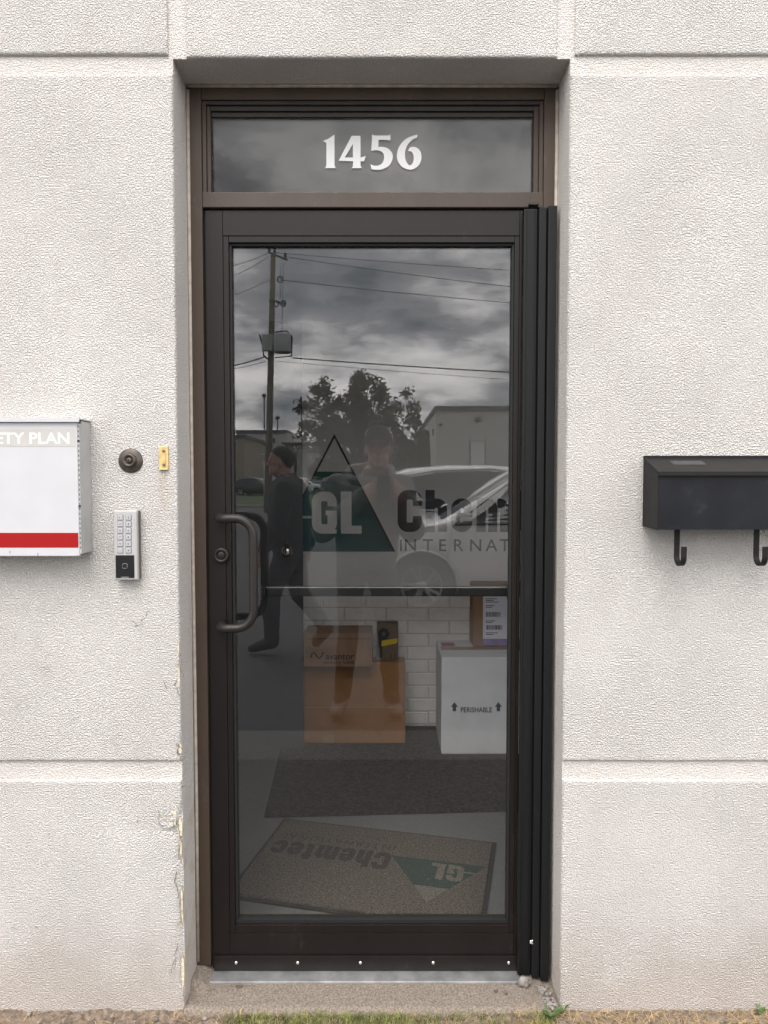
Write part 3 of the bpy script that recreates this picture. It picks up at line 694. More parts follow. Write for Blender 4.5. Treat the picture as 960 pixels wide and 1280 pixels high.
# ================================================================== THINGS ON THE WALL
# fire plan cabinet
CB0, CB1, CY, CZ0, CZ1 = -1.222, -.783, -.068, 1.268, 1.624
cb = thing('plan_cabinet', 'white metal fire safety plan cabinet with a red stripe, partly out of frame', 'cabinet', ((CB0+CB1)/2, 0, CZ0))
bx('cabinet_box', 'cab_side', cb, CB0+.004, CB1, CY+.012, -.0005, CZ0+.006, CZ1-.006, .0015)
cdoor = bx('cabinet_door', 'white_paint', cb, CB0, CB1-.006, CY, CY+.011, CZ0, CZ1-.010, .002)
mb = MB().box(CB0-.002, CB1+.003, CY-.008, -.0005, CZ1-.004, CZ1, .001)
mb.box(CB0-.002, CB1+.003, CY-.0085, CY-.0065, CZ1-.010, CZ1-.0005); mb.build('lid', 'white_paint', cb)
MB().box(CB0+.002, CB1-.002, CY+.002, CY+.012, CZ1-.0098, CZ1-.0042).build('lid_gap_shade', 'gasket', cb)  # black strip standing in for the shade in the gap under the lid
mb = MB().box(CB1-.0058, CB1-.001, CY+.001, CY+.0118, CZ0+.006, CZ1-.014, .001); mb.build('hinge_strip', 'cab_side', cb)
hb = MB()
for k in range(26):
    z = CZ0 + .02 + k*.0125; hb.box(CB1-.0046, CB1-.0022, CY+.0002, CY+.0011, z, z+.0055)
hb.build('hinge_knuckle', 'keypad_side', cb)
for zz in (.13, .298):
    MB().lathe([(0,.002),(.003,.0015),(.0035,0)], (CB1-.0035, CY+.0009, CZ0+zz), n=10).build('rivet', 'ink', cb)
zt0, zt1 = at(50, 558, CY).z, at(50, 536, CY).z
MB().box(CB0+.012, at(94, 550, CY).x, CY-.0006, CY-.0001, zt0, zt1).build('title_band', 'beige_band', cdoor)
zr0, zr1 = at(50, 684.5, CY).z, at(50, 666, CY).z
MB().box(CB0+.001, at(98, 675, CY).x, CY-.0006, CY-.0001, zr0, zr1).build('red_stripe', 'red', cdoor)
tx = MB(); xr = at(87, 548, CY).x; wid = .352
text(tx, 'FIRE SAFETY PLAN', (xr-wid, CY-.0009, at(50, 555, CY).z), (1,0,0), (0,0,1), w=wid, h=at(50, 540.5, CY).z - at(50, 555, CY).z, bold=.022)
tx.build('lettering', 'white_vinyl', cdoor)
sc_ = MB()
for px, py, l in ((47, 694, 4), (97, 696, 3), (12, 690, 2)):
    p = at(px, py, CY-.0004); MB().box(p.x, p.x+.0012, CY-.0005, CY-.0001, p.z-.003, p.z+.0015*l).build('paint_chip', 'ink', cdoor)

# round bronze lock
p = at(163.5, 576, 0)
rl = thing('key_switch', 'round bronze key lock set in the stucco beside the brass plate', 'lock', (p.x, 0, p.z))
MB().lathe([(0,.004),(.030,.004),(.0325,.002),(.033,-.004)], p, n=36).build('rose', 'old_bronze', rl)
MB().lathe([(.0185,.004),(.0180,.012),(.0155,.015),(.0120,.014),(.0105,.010),(0,.010)], p + Vector((-.001,0,.001)), n=32).build('cylinder', 'old_bronze', rl)
MB().lathe([(0,.0135),(.006,.0135),(.0075,.0120),(.0078,.010)], p + Vector((-.001,0,.001)), n=20).box(p.x-.0018, p.x-.0002, -.0142, -.0134, p.z-.003, p.z+.005, mi=1).build('key_plug', ['old_bronze', 'gasket'], rl)

# brass plate
p = at(205, 572.5, 0)
bp_ = thing('brass_plate', 'small rusty brass plate with two screw holes near the door edge', 'plate', (p.x, 0, p.z))
mb = MB().box(p.x-.0125, p.x+.0125, -.004, .002, p.z-.031, p.z+.031, .0012)
mb.box(p.x-.0045, p.x+.0045, -.0062, -.0041, p.z-.024, p.z+.022, .0008); mb.box(p.x-.012, p.x+.012, -.0075, -.0041, p.z-.032, p.z-.0285, .0005)
mb.build('plate', 'brass', bp_)
for dz in (.018, -.0185): MB().lathe([(0,.0072),(.0030,.0070),(.0040,.0062)], (p.x+.001, 0, p.z+dz), n=12).build('screw_hole', 'crack', bp_)

# keypad
k0, k1 = at(141.5, 638, -.028), at(172, 725, -.028)
kx0, kx1, kz1, kz0 = k0.x, k1.x, k0.z, k1.z
kp = thing('door_keypad', 'slim silver door entry keypad with twelve buttons and a black reader', 'keypad', ((kx0+kx1)/2, 0, kz0))
MB().box(kx0+.002, kx1+.0015, -.012, -.0003, kz0+.002, kz1-.001, .002).build('back_plate', 'keypad_side', kp)
shell = MB().box(kx0, kx1, -.028, -.0122, kz0, kz1, .0035, seg=3).build('shell', 'keypad_shell', kp)
labels = '1 2 3 4 5 6 7 8 9 0 * #'.split(); i = 0
for r_ in range(6):
    for c_ in range(2):
        c = at((150.3, 160.6)[c_], 646.8 + 8.25*r_, -.029); s_ = .0068
        b = MB().box(c.x-s_, c.x+s_, -.0300, -.0282, c.z-s_, c.z+s_, .0012).build('button', 'button', kp)
        MB().box(c.x-s_-.0009, c.x+s_+.0009, -.0284, -.0281, c.z-s_-.0011, c.z+s_+.0007).build('button_rim', 'keypad_side', b)
        t = MB(); text(t, labels[i], (c.x-.0017, -.0302, c.z-.0026), (1,0,0), (0,0,1), h=.0052 if labels[i] != '*' else .003, bold=.01); t.build('symbol', 'ink', b); i += 1
r0, r1 = at(144.3, 694, -.029), at(168, 722.5, -.029)
rd = MB().box(r0.x, r1.x, -.0295, -.0281, r1.z, r0.z, .001).build('card_reader', 'black_gloss', kp)
c = at(156, 707.5, -.0297); t = MB(); s_ = .0062
t.tube([(c.x + a*s_, -.0298, c.z + b*s_) for a, b in ((-1,-.7),(-.7,-1),(.7,-1),(1,-.7),(1,.7),(.7,1),(-.7,1),(-1,.7),(-1,-.7))], .0004, 5)
t.build('reader_mark', 'button', rd); MB().box(c.x-.010, c.x+.010, -.0299, -.0296, r1.z+.0016, r1.z+.0028).build('reader_light', 'button', rd)

# mailbox
mx0 = at(822.5, 620, -.10).x; mx1 = mx0 + .375
mzb, mzf, mzt = at(820, 662, -.10).z, at(820, 591, -.10).z, at(806, 571.5, 0).z
mbx = thing('mailbox', 'black wall mailbox with sloping lid and newspaper hooks', 'mailbox', ((mx0+mx1)/2, 0, mzb))
prof = [(-.0008, mzb+.004), (-.100, mzb), (-.100, mzf-.002), (-.0008, mzt-.006)]
body = MB().prism([(mx0, y, z) for y, z in prof], (mx1-mx0, 0, 0)); body.build('box', 'mailbox', mbx)
for xa, xb in ((mx0-.0022, mx0-.0002), (mx1+.0002, mx1+.0022)):
    MB().prism([(xa, y, z) for y, z in ((-.0008, mzb+.003), (-.1015, mzb-.001), (-.1015, mzf), (-.0008, mzt-.003))], (xb-xa, 0, 0)).build('end_plate', 'mailbox_side', mbx)
lid = MB().prism([(mx0-.003, y, z) for y, z in ((-.004, mzt-.001), (-.108, mzf+.003), (-.108, mzf-.007), (-.1065, mzf-.007), (-.1060, mzf+.0005), (-.004, mzt-.0045))], (mx1-mx0+.006, 0, 0))
lid = lid.build('lid', 'mailbox_side', mbx)
bx('hinge_rail', 'mailbox', mbx, mx0-.003, mx1+.003, -.009, -.0006, mzt-.004, mzt+.004, .001)
u = Vector((0, -.104, mzf - mzt + .004)).normalized()
o_ = Vector((mx0+.055, -.030, mzt - .001 + u.z/abs(u.y)*.026 + .0006))
MB().add([o_, o_+Vector((.085,0,0)), o_+Vector((.085,0,0))+u*.032, o_+u*.032], [(0,1,2,3)]).build('lid_sticker', 'sticker', lid)
for px in (846.5, 946):
    hx = at(px, 690, -.055).x; zb = mzb; hk = MB()
    path = [(hx, -.052, zb+.001), (hx, -.052, zb-.07)] + [(hx, -.052 - .022 + .022*math.cos(a), zb - .07 - .024*math.sin(a)) for a in [math.pi*i/10 for i in range(1, 11)]] + [(hx, -.0965, zb-.044)]
    hk.tube(path, .01, flat=(.0135, .0042)); hk.build('newspaper_hook', 'mailbox_side', mbx)

# ================================================================== THE VESTIBULE BEHIND THE GLASS
VX0, VX1, VY, VZ = -1.37, 1.40, 2.20, 2.75
FZ = .012
def struct(name, mb, mat): return tag(mb.build(name, mat), kind='structure')
struct('vestibule_floor', MB().box(VX0-.1, VX1+.1, .2002, VY+.1, -.08, FZ), 'vest_floor')
struct('ceiling', MB().box(VX0-.1, VX1+.1, .2002, VY+.1, VZ, VZ+.1), 'ceiling')
struct('side_wall', MB().box(VX0-.1, VX0, .2002, VY+.1, FZ+.0005, VZ-.0005), 'grey_wall')
struct('side_wall', MB().box(VX1, VX1+.1, .2002, VY+.1, FZ+.0005, VZ-.0005), 'grey_wall')
BT = .836                                                   # top of the bare brick
plw = struct('back_wall', MB().box(VX0+.0005, VX1-.0005, VY-.012, VY+.08, BT, VZ-.0005), 'plaster')
bkw = thing('brick_wall', 'white painted brick wall behind the stacked boxes in the vestibule', 'wall', (0, VY, FZ))
MB().box(VX0+.0005, VX1-.0005, VY+.004, VY+.08, FZ+.0005, BT-.0005).build('mortar', 'mortar', bkw)
c_h, c_l, j_ = .0763, .245, .0085; k = 0
brick_me = []
for v in range(4):
    mb = MB(); bm = bmesh.new(); bmesh.ops.create_cube(bm, size=1)
    for q in bm.verts: q.co = Vector((q.co.x*(c_l-j_), q.co.y*.03 + .015, q.co.z*(c_h-j_)))
    bmesh.ops.bevel(bm, geom=[e_ for e_ in bm.edges if all(w_.co.y < .001 for w_ in e_.verts)], offset=.003, segments=1, affect='EDGES')
    for q in bm.verts: q.co += Vector((random.uniform(-1,1), random.uniform(-.6,.6), random.uniform(-1,1)))*.0011
    mb.bm(bm); o = mb.build('brick', 'brick'); brick_me.append(o.data); bpy.data.objects.remove(o)
rowtop = .7215 + c_h
zz = rowtop; row = 0
while zz > FZ:
    off = .258 if row % 2 == 1 else .258 - c_l/2
    x = off - c_l*8 + c_l/2
    while x < VX1 + .1:
        if VX0 + .13 < x < VX1 - .13 and zz - c_h > FZ - .03:
            o = bpy.data.objects.new('brick', random.choice(brick_me)); COL.objects.link(o); o.parent = bkw
            o.location = (x, -.002 + random.uniform(-.0012, .0012), zz - c_h/2 - FZ); o.rotation_euler = (0, random.uniform(-.004, .004), 0)
        x += c_l
    zz -= c_h; row += 1

# lettering on the wall above
sg = thing('wall_sign', 'company sign of a teal triangle and heavy black lettering on the vestibule wall', 'sign', (.4, VY-.012, 1.0))
SY = VY - .0125
apx, brt, blf = at(418, 543.5, SY), at(493, 689.5, SY), at(343, 689.5, SY)
cutz = at(418, 589.5, SY).z
def tri_x(z, side):
    f = (apx.z - z)/(apx.z - brt.z); e_ = brt if side > 0 else blf
    return apx.x + (e_.x - apx.x)*f
MB().prism([(tri_x(cutz, -1), SY, cutz), (tri_x(cutz, 1), SY, cutz), (brt.x, SY, brt.z), (blf.x, SY, blf.z)], (0, -.0016, 0)).build('teal_field', 'teal', sg)
ol = MB()
for sd__ in (-1, 1):
    w_ = .0085; zt = apx.z + .006
    ol.prism([(apx.x + (0 if sd__ > 0 else 0), SY-.0018, zt), (tri_x(cutz-.02, sd__)+sd__*.004, SY-.0018, cutz-.02), (tri_x(cutz-.02, sd__)-sd__*w_, SY-.0018, cutz-.02), (apx.x, SY-.0018, zt-.026)], (0, -.0008, 0))
for sd__ in (-1, 1):
    e_ = brt if sd__ > 0 else blf
    ol.prism([(tri_x(cutz-.0205, sd__)+sd__*.004, SY-.0018, cutz-.0205), (e_.x + sd__*.006, SY-.0018, e_.z), (e_.x - sd__*.007, SY-.0018, e_.z), (tri_x(cutz-.0205, sd__)-sd__*.006, SY-.0018, cutz-.0205)], (0, -.0008, 0))
ol.build('triangle_outline', 'letter_black', sg)
g0, g1 = at(390, 667, SY), at(390, 614.5, SY)
gl_ = MB(); capg = g1.z - g0.z; advx = (at(452, 667, SY).x - g0.x)
heavy(gl_, 'GL', (g0.x, SY-.0017, g0.z), (1,0,0), (0,0,1), (0,-1,0), capg, wide=advx/capg/1.195, gap=.095)
gl_.build('initial_letters', 'sign_white', sg)
l0, l1 = at(372, 648, SY), at(391, 645, SY)
MB().box(tri_x(l0.z, -1)+.02, l1.x, SY-.0030, SY-.0017, l0.z, l1.z).build('white_line', 'sign_white', sg)
c0, c1 = at(497, 665, SY), at(497, 612.5, SY); capc = c1.z - c0.z
wd = (at(527.5, 640, SY).x - c0.x)/capc/.6
for ch, off in zip('Chemtec', (0, .686, 1.314, 1.943, 2.84, 3.28, 3.90)):
    mb = MB(); heavy(mb, ch, (c0.x + off*capc*wd, SY-.0003, c0.z), (1,0,0), (0,0,1), (0,-1,0), capc, wide=wd); mb.build('letter', 'letter_black', sg)
i0, i1 = at(499.5, 689, SY), at(499.5, 674, SY); x = i0.x
for ch, px in zip('INTERNATIONAL', (500, 506, 528.5, 549, 567.5, 587.5, 607, 624.5, 645, 653, 674, 694, 714)):
    mb = MB(); pw = {'I': .0085}.get(ch); xx = at(px, 689, SY).x
    text(mb, ch, (xx, SY-.0008, i0.z), (1,0,0), (0,0,1), h=i1.z-i0.z, bold=.004)
    mb.build('small_letter', 'letter_black', sg)

# grey inner door standing open
ip = Vector((-.433, 1.866, 0)); iu = Vector((-.337, -.090, 0)).normalized(); inn = Vector((iu.y, -iu.x, 0))
if inn.y > 0: inn = -inn
idr = thing('inner_door', 'dark grey flush inner door standing open behind the glass', 'door', ip)
def on_leaf(s, z, out): return ip + iu*s + inn*out + Vector((0, 0, z))
LW = .90
bm = bmesh.new(); bmesh.ops.create_cube(bm, size=1)
for v in bm.verts: v.co = on_leaf((v.co.x+.5)*LW, .022 + (v.co.z+.5)*2.27, -.02 + v.co.y*.04)
bmesh.ops.bevel(bm, geom=bm.edges[:], offset=.002, segments=1, affect='EDGES'); MB().bm(bm).build('slab', 'grey_door', idr)
kc = at(358.5, 688.5, 1.84); s_ = (kc - ip).dot(iu); kz = kc.z
kb = MB().lathe([(.033,0),(.033,.004),(.029,.009),(.013,.012),(.012,.030),(.016,.036),(.0265,.046),(.028,.056),(.022,.064),(.008,.067),(0,.067)], on_leaf(s_, kz, .0003), axis=inn, n=32)
kb.build('knob', 'chrome', idr)
MB().box(*sorted((on_leaf(.001,0,-.008).x+.0006, on_leaf(.001,0,-.008).x+.002)), *sorted((on_leaf(0,0,-.008).y, on_leaf(0,0,-.032).y)), kz-.03, kz+.03).build('latch_plate', 'steel', idr)
for zz in (.3, 1.2, 2.1): MB().tube([on_leaf(LW+.006, zz-.05, .004), on_leaf(LW+.006, zz+.05, .004)], .007, 8).build('hinge', 'steel', idr)

# cartons
def carton(name, label, loc, x0, x1, y0, y1, z0, z1, mat, group=None, seam=True, bev=.003):
    t = thing(name, label, 'box', ((x0+x1)/2, (y0+y1)/2, z0), group)
    bm = bmesh.new(); bmesh.ops.create_cube(bm, size=1)
    for v in bm.verts: v.co = Vector(((x0+x1)/2 + v.co.x*(x1-x0), (y0+y1)/2 + v.co.y*(y1-y0), (z0+z1)/2 + v.co.z*(z1-z0)))
    bmesh.ops.bevel(bm, geom=bm.edges[:], offset=bev, segments=2, affect='EDGES')
    bmesh.ops.subdivide_edges(bm, edges=[e_ for e_ in bm.edges if e_.calc_length() > .05], cuts=5, use_grid_fill=True)
    for v in bm.verts: v.co += Vector((noise.noise(v.co*7), noise.noise(v.co*7 + Vector((9,0,0))), noise.noise(v.co*7 + Vector((0,9,0)))*.4))*.0022
    b = MB().bm(bm).build('carton', mat, t)
    return t, b
B1 = (at(372, 900, 1.925).x-.06, at(506.5, 880, 1.925).x, 1.925, 2.05, FZ+.0125, at(440, 828, 1.925).z)
t1, b1 = carton('cardboard_box', 'large plain orange-brown carton at the bottom of the stack on the dark mat', None, *B1, 'kraft_rich', bev=.004)
zs_ = at(440, 884.5, 1.92).z
MB().box(B1[0]+.003, B1[1]-.003, 1.9205, 1.9222, zs_-.0035, zs_+.002).build('flap_edge', 'tape', t1)
MB().box(B1[0]+.20, B1[0]+.26, 1.9195, 1.9203, B1[4]+.004, B1[4]+.05).build('tape', 'tape', t1)
B2 = (-.424, at(465, 810, 1.815).x, 1.815, 2.03, B1[5]+.0035, at(430, 792, 1.815).z)
t2, b2 = carton('cardboard_box', 'flat brown carton with a dark wordmark stacked on the large carton', None, *B2, 'kraft')
MB().box(B2[0]+.004, B2[1]-.004, 1.8105, 1.8122, B2[5]-.028, B2[5]-.026).build('flap_edge', 'print_brown', t2)
tx = MB(); o_ = at(407, 824.5, 1.8105)
text(tx, 'avantor', o_, (1,0,0), (0,0,1), w=at(443, 820, 1.81).x - o_.x, bold=.012)
sp_ = [at(388 + 14*k/16 + .0, 819 - 4.5*math.sin(k/16*math.pi*2.0)*(1 if k < 9 else -.2) , 1.8105) for k in range(17)]
tx.tube([at(389, 822, 1.8105), at(389.5, 817, 1.8105), at(393, 815.5, 1.8105), at(396, 820, 1.8105), at(398.5, 823, 1.8105), at(401, 821, 1.8105), at(404.5, 815, 1.8105)], .0042, 5)
o_ = at(405, 830.5, 1.8105); text(tx, 'delivered by', o_, (1,0,0), (0,0,1), w=at(427, 830, 1.81).x - o_.x)
o_ = at(428.5, 830.5, 1.8105); text(tx, 'VWR', o_, (1,0,0), (0,0,1), w=at(443, 830, 1.81).x - o_.x, bold=.02)
tx.build('print', 'print_brown', t2)
B3 = (at(471, 800, 1.945).x, at(498, 800, 1.945).x, 1.945, 2.04, B1[5]+.0035, at(485, 780.5, 1.945).z)
t3, b3 = carton('cardboard_box', 'small upright carton with a black roundel and yellow tape on the large carton', None, *B3, 'kraft_dark')
c = at(479.5, 792.5, 1.9412)
mb = MB()
pts = []
for i in range(7): pts.append(Vector((c.x + .034*math.cos(i*math.pi*2/7), 1.9405, c.z + .034*math.sin(i*math.pi*2/7))))
hole = [c + (p - c)*.30 for p in pts]
for p in hole: p.y = 1.9405
mb.prism(pts, (0, .0008, 0), holes=[hole])
mb.box(at(472.5,0,1.94).x, at(478,0,1.94).x, 1.9402, 1.941, B3[4]+.02, at(475, 797, 1.94).z); mb.build('roundel', 'ink', t3)
a_, b_ = at(477, 808, 1.939), at(496, 798, 1.939); c2_ = at(496, 804, 1.939); d2_ = at(477, 801, 1.939)
MB().prism([a_, c2_, at(497.5, 800, 1.939), b_, d2_], (0, .0008, 0)).build('yellow_tape', 'yellow_tape', t3)
for px in (488.5, 494):
    p = at(px, 823, 1.9402); mb = MB(); mb.box(p.x-.0025, p.x+.0025, 1.9402, 1.941, p.z, p.z+.030); mb.box(p.x-.008, p.x+.008, 1.9403, 1.9411, p.z-.004, p.z-.001); mb.build('print', 'print_brown', t3)
B4 = (at(552, 880, 1.77).x, at(552, 880, 1.77).x+.53, 1.77, 2.175, FZ+.0125, at(590, 822, 1.77).z)
t4, b4 = carton('carton', 'white carton printed with up arrows standing on the dark mat', None, *B4, 'carton_white', bev=.004)
pr = MB(); yq = 1.7655
o_ = at(576, 890.5, yq); text(pr, 'PERISHABLE', o_, (1,0,0), (0,0,1), w=at(615, 888, yq).x - o_.x, h=at(0, 884, yq).z - o_.z, bold=.012); pr.build('print', 'print_navy', t4)
def arrow(px):
    pr = MB()
    q = lambda a, b: at(px+a, b, yq)
    pr.prism([q(-2.1, 889), q(2.1, 889), q(2.1, 883.5), q(4.4, 883.5), q(0, 877.5), q(-4.4, 883.5), q(-2.1, 883.5)], (0, .0008, 0))
    o_ = at(px-2.6, 893.6, yq); text(pr, 'UP', o_, (1,0,0), (0,0,1), w=at(px+2.6, 0, yq).x - o_.x, bold=.01); pr.build('up_arrow', 'print_navy', t4)
arrow(568); arrow(623); arrow(678)
tz = B4[5] + .0025
MB().box(B4[0]+.02, B4[0]+.095, 2.02, 2.10, tz, tz+.0008).build('red_label', 'red_print', t4)
MB().box(B4[0]+.01, B4[1]-.01, 1.94, 1.995, tz, tz+.0006).build('tape', 'tape', t4)
B5 = (at(591.5, 770, 2.0).x, at(591.5, 770, 2.0).x+.30, 2.0, 2.165, B4[5]+.0045, at(610, 731.5, 2.0).z)
t5, b5 = carton('cardboard_box', 'brown parcel with a white and purple shipping label on the white carton', None, *B5, 'kraft')
yq = 1.9955
q0, q1 = at(603.5, 806, yq), at(650, 745.5, yq)
lb = MB().box(q0.x, q1.x, yq, yq+.0008, at(0, 798.5, yq).z, q1.z).build('shipping_label', 'label_white', t5)
MB().box(q0.x, q1.x, yq-.0001, yq+.0008, q0.z, at(0, 798.7, yq).z).build('purple_band', 'purple', lb)
bc = MB()
for (xa, xb, ya, yb) in ((607, 625.5, 771, 765), (608, 628, 787, 781.5)):
    px = xa
    while px < xb:
        w_ = random.choice((.25, .4, .7)); p, q = at(px, ya, yq), at(px+w_, yb, yq); bc.box(p.x, q.x, yq-.0008, yq-.0002, p.z, q.z); px += w_ + random.choice((.2, .35))
for py, l in ((748.5, 14), (750.5, 10), (752.5, 16), (757, 11), (759, 8), (776, 12), (778, 9), (791, 15), (793, 10)):
    p, q = at(607, py+.45, yq), at(607+l, py-.35, yq); bc.box(p.x, q.x, yq-.0008, yq-.0002, p.z, q.z)
bc.build('print', 'ink', lb)

# mats
a_, b_ = ground(330, 1020.5, FZ+.010), ground(633, 1012.5, FZ+.010)
u_ = (b_ - a_).normalized(); v_ = Vector((-u_.y, u_.x, 0)); z_ = Vector((0,0,1))
def slab(o, u, v, w, d, h, name, mat, parent, bev=.003, dome=False):
    bm = bmesh.new(); bmesh.ops.create_cube(bm, size=1)
    for q in bm.verts: q.co = o + u*(q.co.x+.5)*w + v*(q.co.y+.5)*d + z_*(q.co.z+.5)*h
    bmesh.ops.bevel(bm, geom=bm.edges[:], offset=bev, segments=2, affect='EDGES')
    return MB().bm(bm).build(name, mat, parent)
o_ = Vector((a_.x, a_.y, FZ+.0006)); dm = (2.17 - a_.y)
dk = slab(o_ + v_*0, u_, v_, 1.35, dm, .0105, 'entrance_mat', 'dark_mat', None, .004)
tag(dk, 'dark speckled carpet mat under the boxes at the brick wall', 'mat')
zt = FZ + .012
TL, TR, BL = ground(356, 1022, zt), ground(620, 1052, zt), ground(299, 1121, zt)
mu = (TR - TL); Wm = mu.length; mu.normalize(); mv = Vector((mu.y, -mu.x, 0)); Dm = (BL - TL).dot(mv)
print('doormat', Wm, Dm, 'skew', (BL-TL).dot(mu))
dmt = thing('doormat', 'brown doormat with faded teal logo lying askew just inside the glass door', 'mat', (TL.x, TL.y, FZ))
slab(Vector((TL.x, TL.y, FZ+.0006)) , mu, mv, Wm, Dm, .0065, 'rubber_backing', 'rubber', dmt, .002)
slab(Vector((TL.x, TL.y, FZ+.0040)) + mu*.018 + mv*.018, mu, mv, Wm-.036, Dm-.036, .0085, 'pile', 'doormat', dmt, .004)
mr, mup = -mu, mv                                            # reading direction and "up" of the print
zp = FZ + .0130
def on_mat(px, py): q = ground(px, py, zp); return q
# triangle, its initials, name and small line
tc_ = on_mat(545, 1090); 
def mp_(p, a, b): return p + mr*a + mup*b
ap = on_mat(533, 1128); hgt = .27; bw_ = .36
base = ap - mup*hgt
tf = .70
def tpt(f, s): return ap + (base - ap)*f + mr*s*bw_/2*f
mb = MB(); mb.prism([tpt(.36, -1), tpt(.36, 1), tpt(1, 1), tpt(1, -1)], (0, 0, .0007)); mb.build('print', 'mat_teal', dmt)
MB().prism([tpt(.0, 0), tpt(.35, 1), tpt(.35, -1)], (0, 0, .0007)).build('print', 'mat_pale', dmt)
mb = MB(); heavy(mb, 'GL', tpt(.93, -.62) + z_*.0009, mr, mup, z_, .105, wide=.98, thick=.0006)
mb.build('print', 'mat_pale', dmt); mb = MB()
p = tpt(.80, -1.0); mb.prism([p + z_*.0009, p + mr*.07 + z_*.0009, p + mr*.07 + mup*.008 + z_*.0009, p + mup*.008 + z_*.0009], (0,0,.0006)); mb.build('white_line', 'mat_pale', dmt)
s0 = on_mat(491, 1067); e0 = on_mat(339, 1056)
wdt = (e0 - s0).dot(mr); 
mb = MB(); cap_ = .118
heavy(mb, 'Chemtec', s0 + z_*.0003, mr, mup, z_, cap_, wide=wdt/(cap_*4.53), thick=.0006)
o_ = s0 - mup*.058 + z_*.0008 + mr*.0; text(mb, 'INTERNATIONAL', o_, mr, mup, w=wdt*.97, h=.036, spacing=1.3); mb.build('print', 'mat_black', dmt)

# ================================================================== OUTSIDE: GROUND
def sheet(name, x0, x1, y0, y1, z, mat): return struct(name, MB().box(x0, x1, y0, y1, z-.06, z), mat)
gmb = MB(); gmb.box(-900, 900, -900, 60, -.5, -.075); struct('ground', gmb, 'gravel')
sheet('parking_lot', -80, 80, -36.0, -1.882, -.012, 'asphalt')
sheet('sidewalk', -30, 30, -1.88, -1.45, -.008, 'sidewalk')
sheet('walkway', -30, 30, -1.4495, -.135, -.0085, 'walkway')
sheet('lawn', -300, 300, -82, -36.4, -.002, 'lawn')
sheet('road', -400, 400, -330, -82.1, -.02, 'asphalt')
sheet('kerb', -80, 80, -36.38, -36.02, .10, 'kerb')
mb = MB()
def soil(x, y):
    ed = min(1, (y + .16)/.05) if y < -.11 else 1
    z = -.020 + .018*max(0, ed) + .010*noise.noise(Vector((x*11, y*18, 0))) + .006*noise.noise(Vector((x*45, y*45, 3))) + .003*noise.noise(Vector((x*130, y*130, 3)))
    if y > -.02 and OX0 < x < OX1: z -= .006
    return (x, y, z)
xs = [-4 + .05*i for i in range(56)] + [-1.2 + .0075*i for i in range(320)] + [1.2 + .05*i for i in range(57)]
mb.grid(soil, xs, [-.16 + .0078*i for i in range(22)])
tag(mb.build('soil', 'soil', None, fixn=False), kind='structure')
def blades(name, label, mat, n, xr, yr, hr, lean, w, seed, zbase=-.004, dens=None, flat=0.0):
    rr = random.Random(seed); mb = MB(); k = 0
    while k < n:
        x = rr.uniform(*xr); y = rr.uniform(*yr)
        if dens and rr.random() > dens(x, y): continue
        k += 1
        h = rr.uniform(*hr); a = rr.uniform(0, 6.28); l = rr.uniform(.2, 1)*lean; ww = w*rr.uniform(.6, 1.2)
        d = Vector((math.cos(a), math.sin(a), 0)); s_ = Vector((-d.y, d.x, 0))*ww
        up_ = 1 - flat
        p0 = Vector((x, y, zbase + (.006*rr.random() if flat else 0))); p1 = p0 + d*l*h*.35 + Vector((0,0,h*.6*up_ + .002)); p2 = p0 + d*l*h + Vector((0,0,h*up_*.95 + .001))
        mb.add([p0-s_, p0+s_, p1+s_*.8, p1-s_*.8, p2], [(0,1,2,3),(3,2,4)])
    return tag(mb.build(name, mat, None, fixn=False), label, 'grass', kind='stuff')
cl_ = lambda x, y: max(0.0, min(1, .80 + 1.1*noise.noise(Vector((x*7, y*9, 2))))) * (1 if x < .33 or x > .40 else .3)
blades('grass', 'thin strip of green grass in front of the concrete sill', 'blade', 2700, (-.43, .46), (-.072, -.022), (.007, .022), 1.1, .0009, 11, dens=cl_)
blades('dry_grass', 'dry straw coloured needles lying along the foot of the wall', 'straw', 1500, (.35, 1.3), (-.11, -.004), (.03, .07), 1.0, .0008, 12, flat=.88)
tag(blades('dry_stalks', 'dry yellow stalks mixed into the thin grass strip', 'straw', 700, (-.46, .47), (-.10, -.014), (.012, .03), 1.0, .0007, 19, flat=.5), None, 'grass')
tag(blades('dry_litter', 'scattered dry stalks and needles on the soil left of the door', 'straw', 420, (-1.3, .4), (-.11, -.004), (.015, .05), 1.0, .0007, 13, flat=.88), None, 'plant litter')
def weed(loc, n, h, label, seed):
    rr = random.Random(seed); t = thing('weed', label, 'weed', loc, 'weeds at the foot of the wall'); mb = MB(); sm = MB(); L = Vector(loc)
    for i in range(n):
        a = rr.uniform(0, 6.28); d = Vector((math.cos(a), math.sin(a)*.6, 0)); s_ = Vector((-d.y, d.x, 0)); l = h*rr.uniform(.5, 1)
        tip = L + d*l*.7 + Vector((0,0,l*rr.uniform(.4,1))); mid = L.lerp(tip, .55) + Vector((0,0,.15*l)); w = l*.16
        sm.tube([L, L.lerp(mid, .5), mid], .0006, 5); mb.add([mid - (tip-mid)*.3, mid+s_*w, tip, mid-s_*w], [(0,1,2,3)])
    mb.build('leaf', 'weed', t, fixn=False)['kind'] = 'stuff'; sm.build('stem', 'weed', t)
p = at(706, 1236, -.012); weed((p.x-.01, -.012, -.002), 12, .040, 'small green weed at the right corner of the doorway', 4)
p = at(950, 1262, -.02); weed((p.x, -.016, -.002), 14, .032, 'small green weed below the mailbox at the wall foot', 5)
p = at(690, 1262, -.03); weed((.455, -.035, -.004), 30, .045, 'tuft of green grass and leaves beside the sill end', 6)
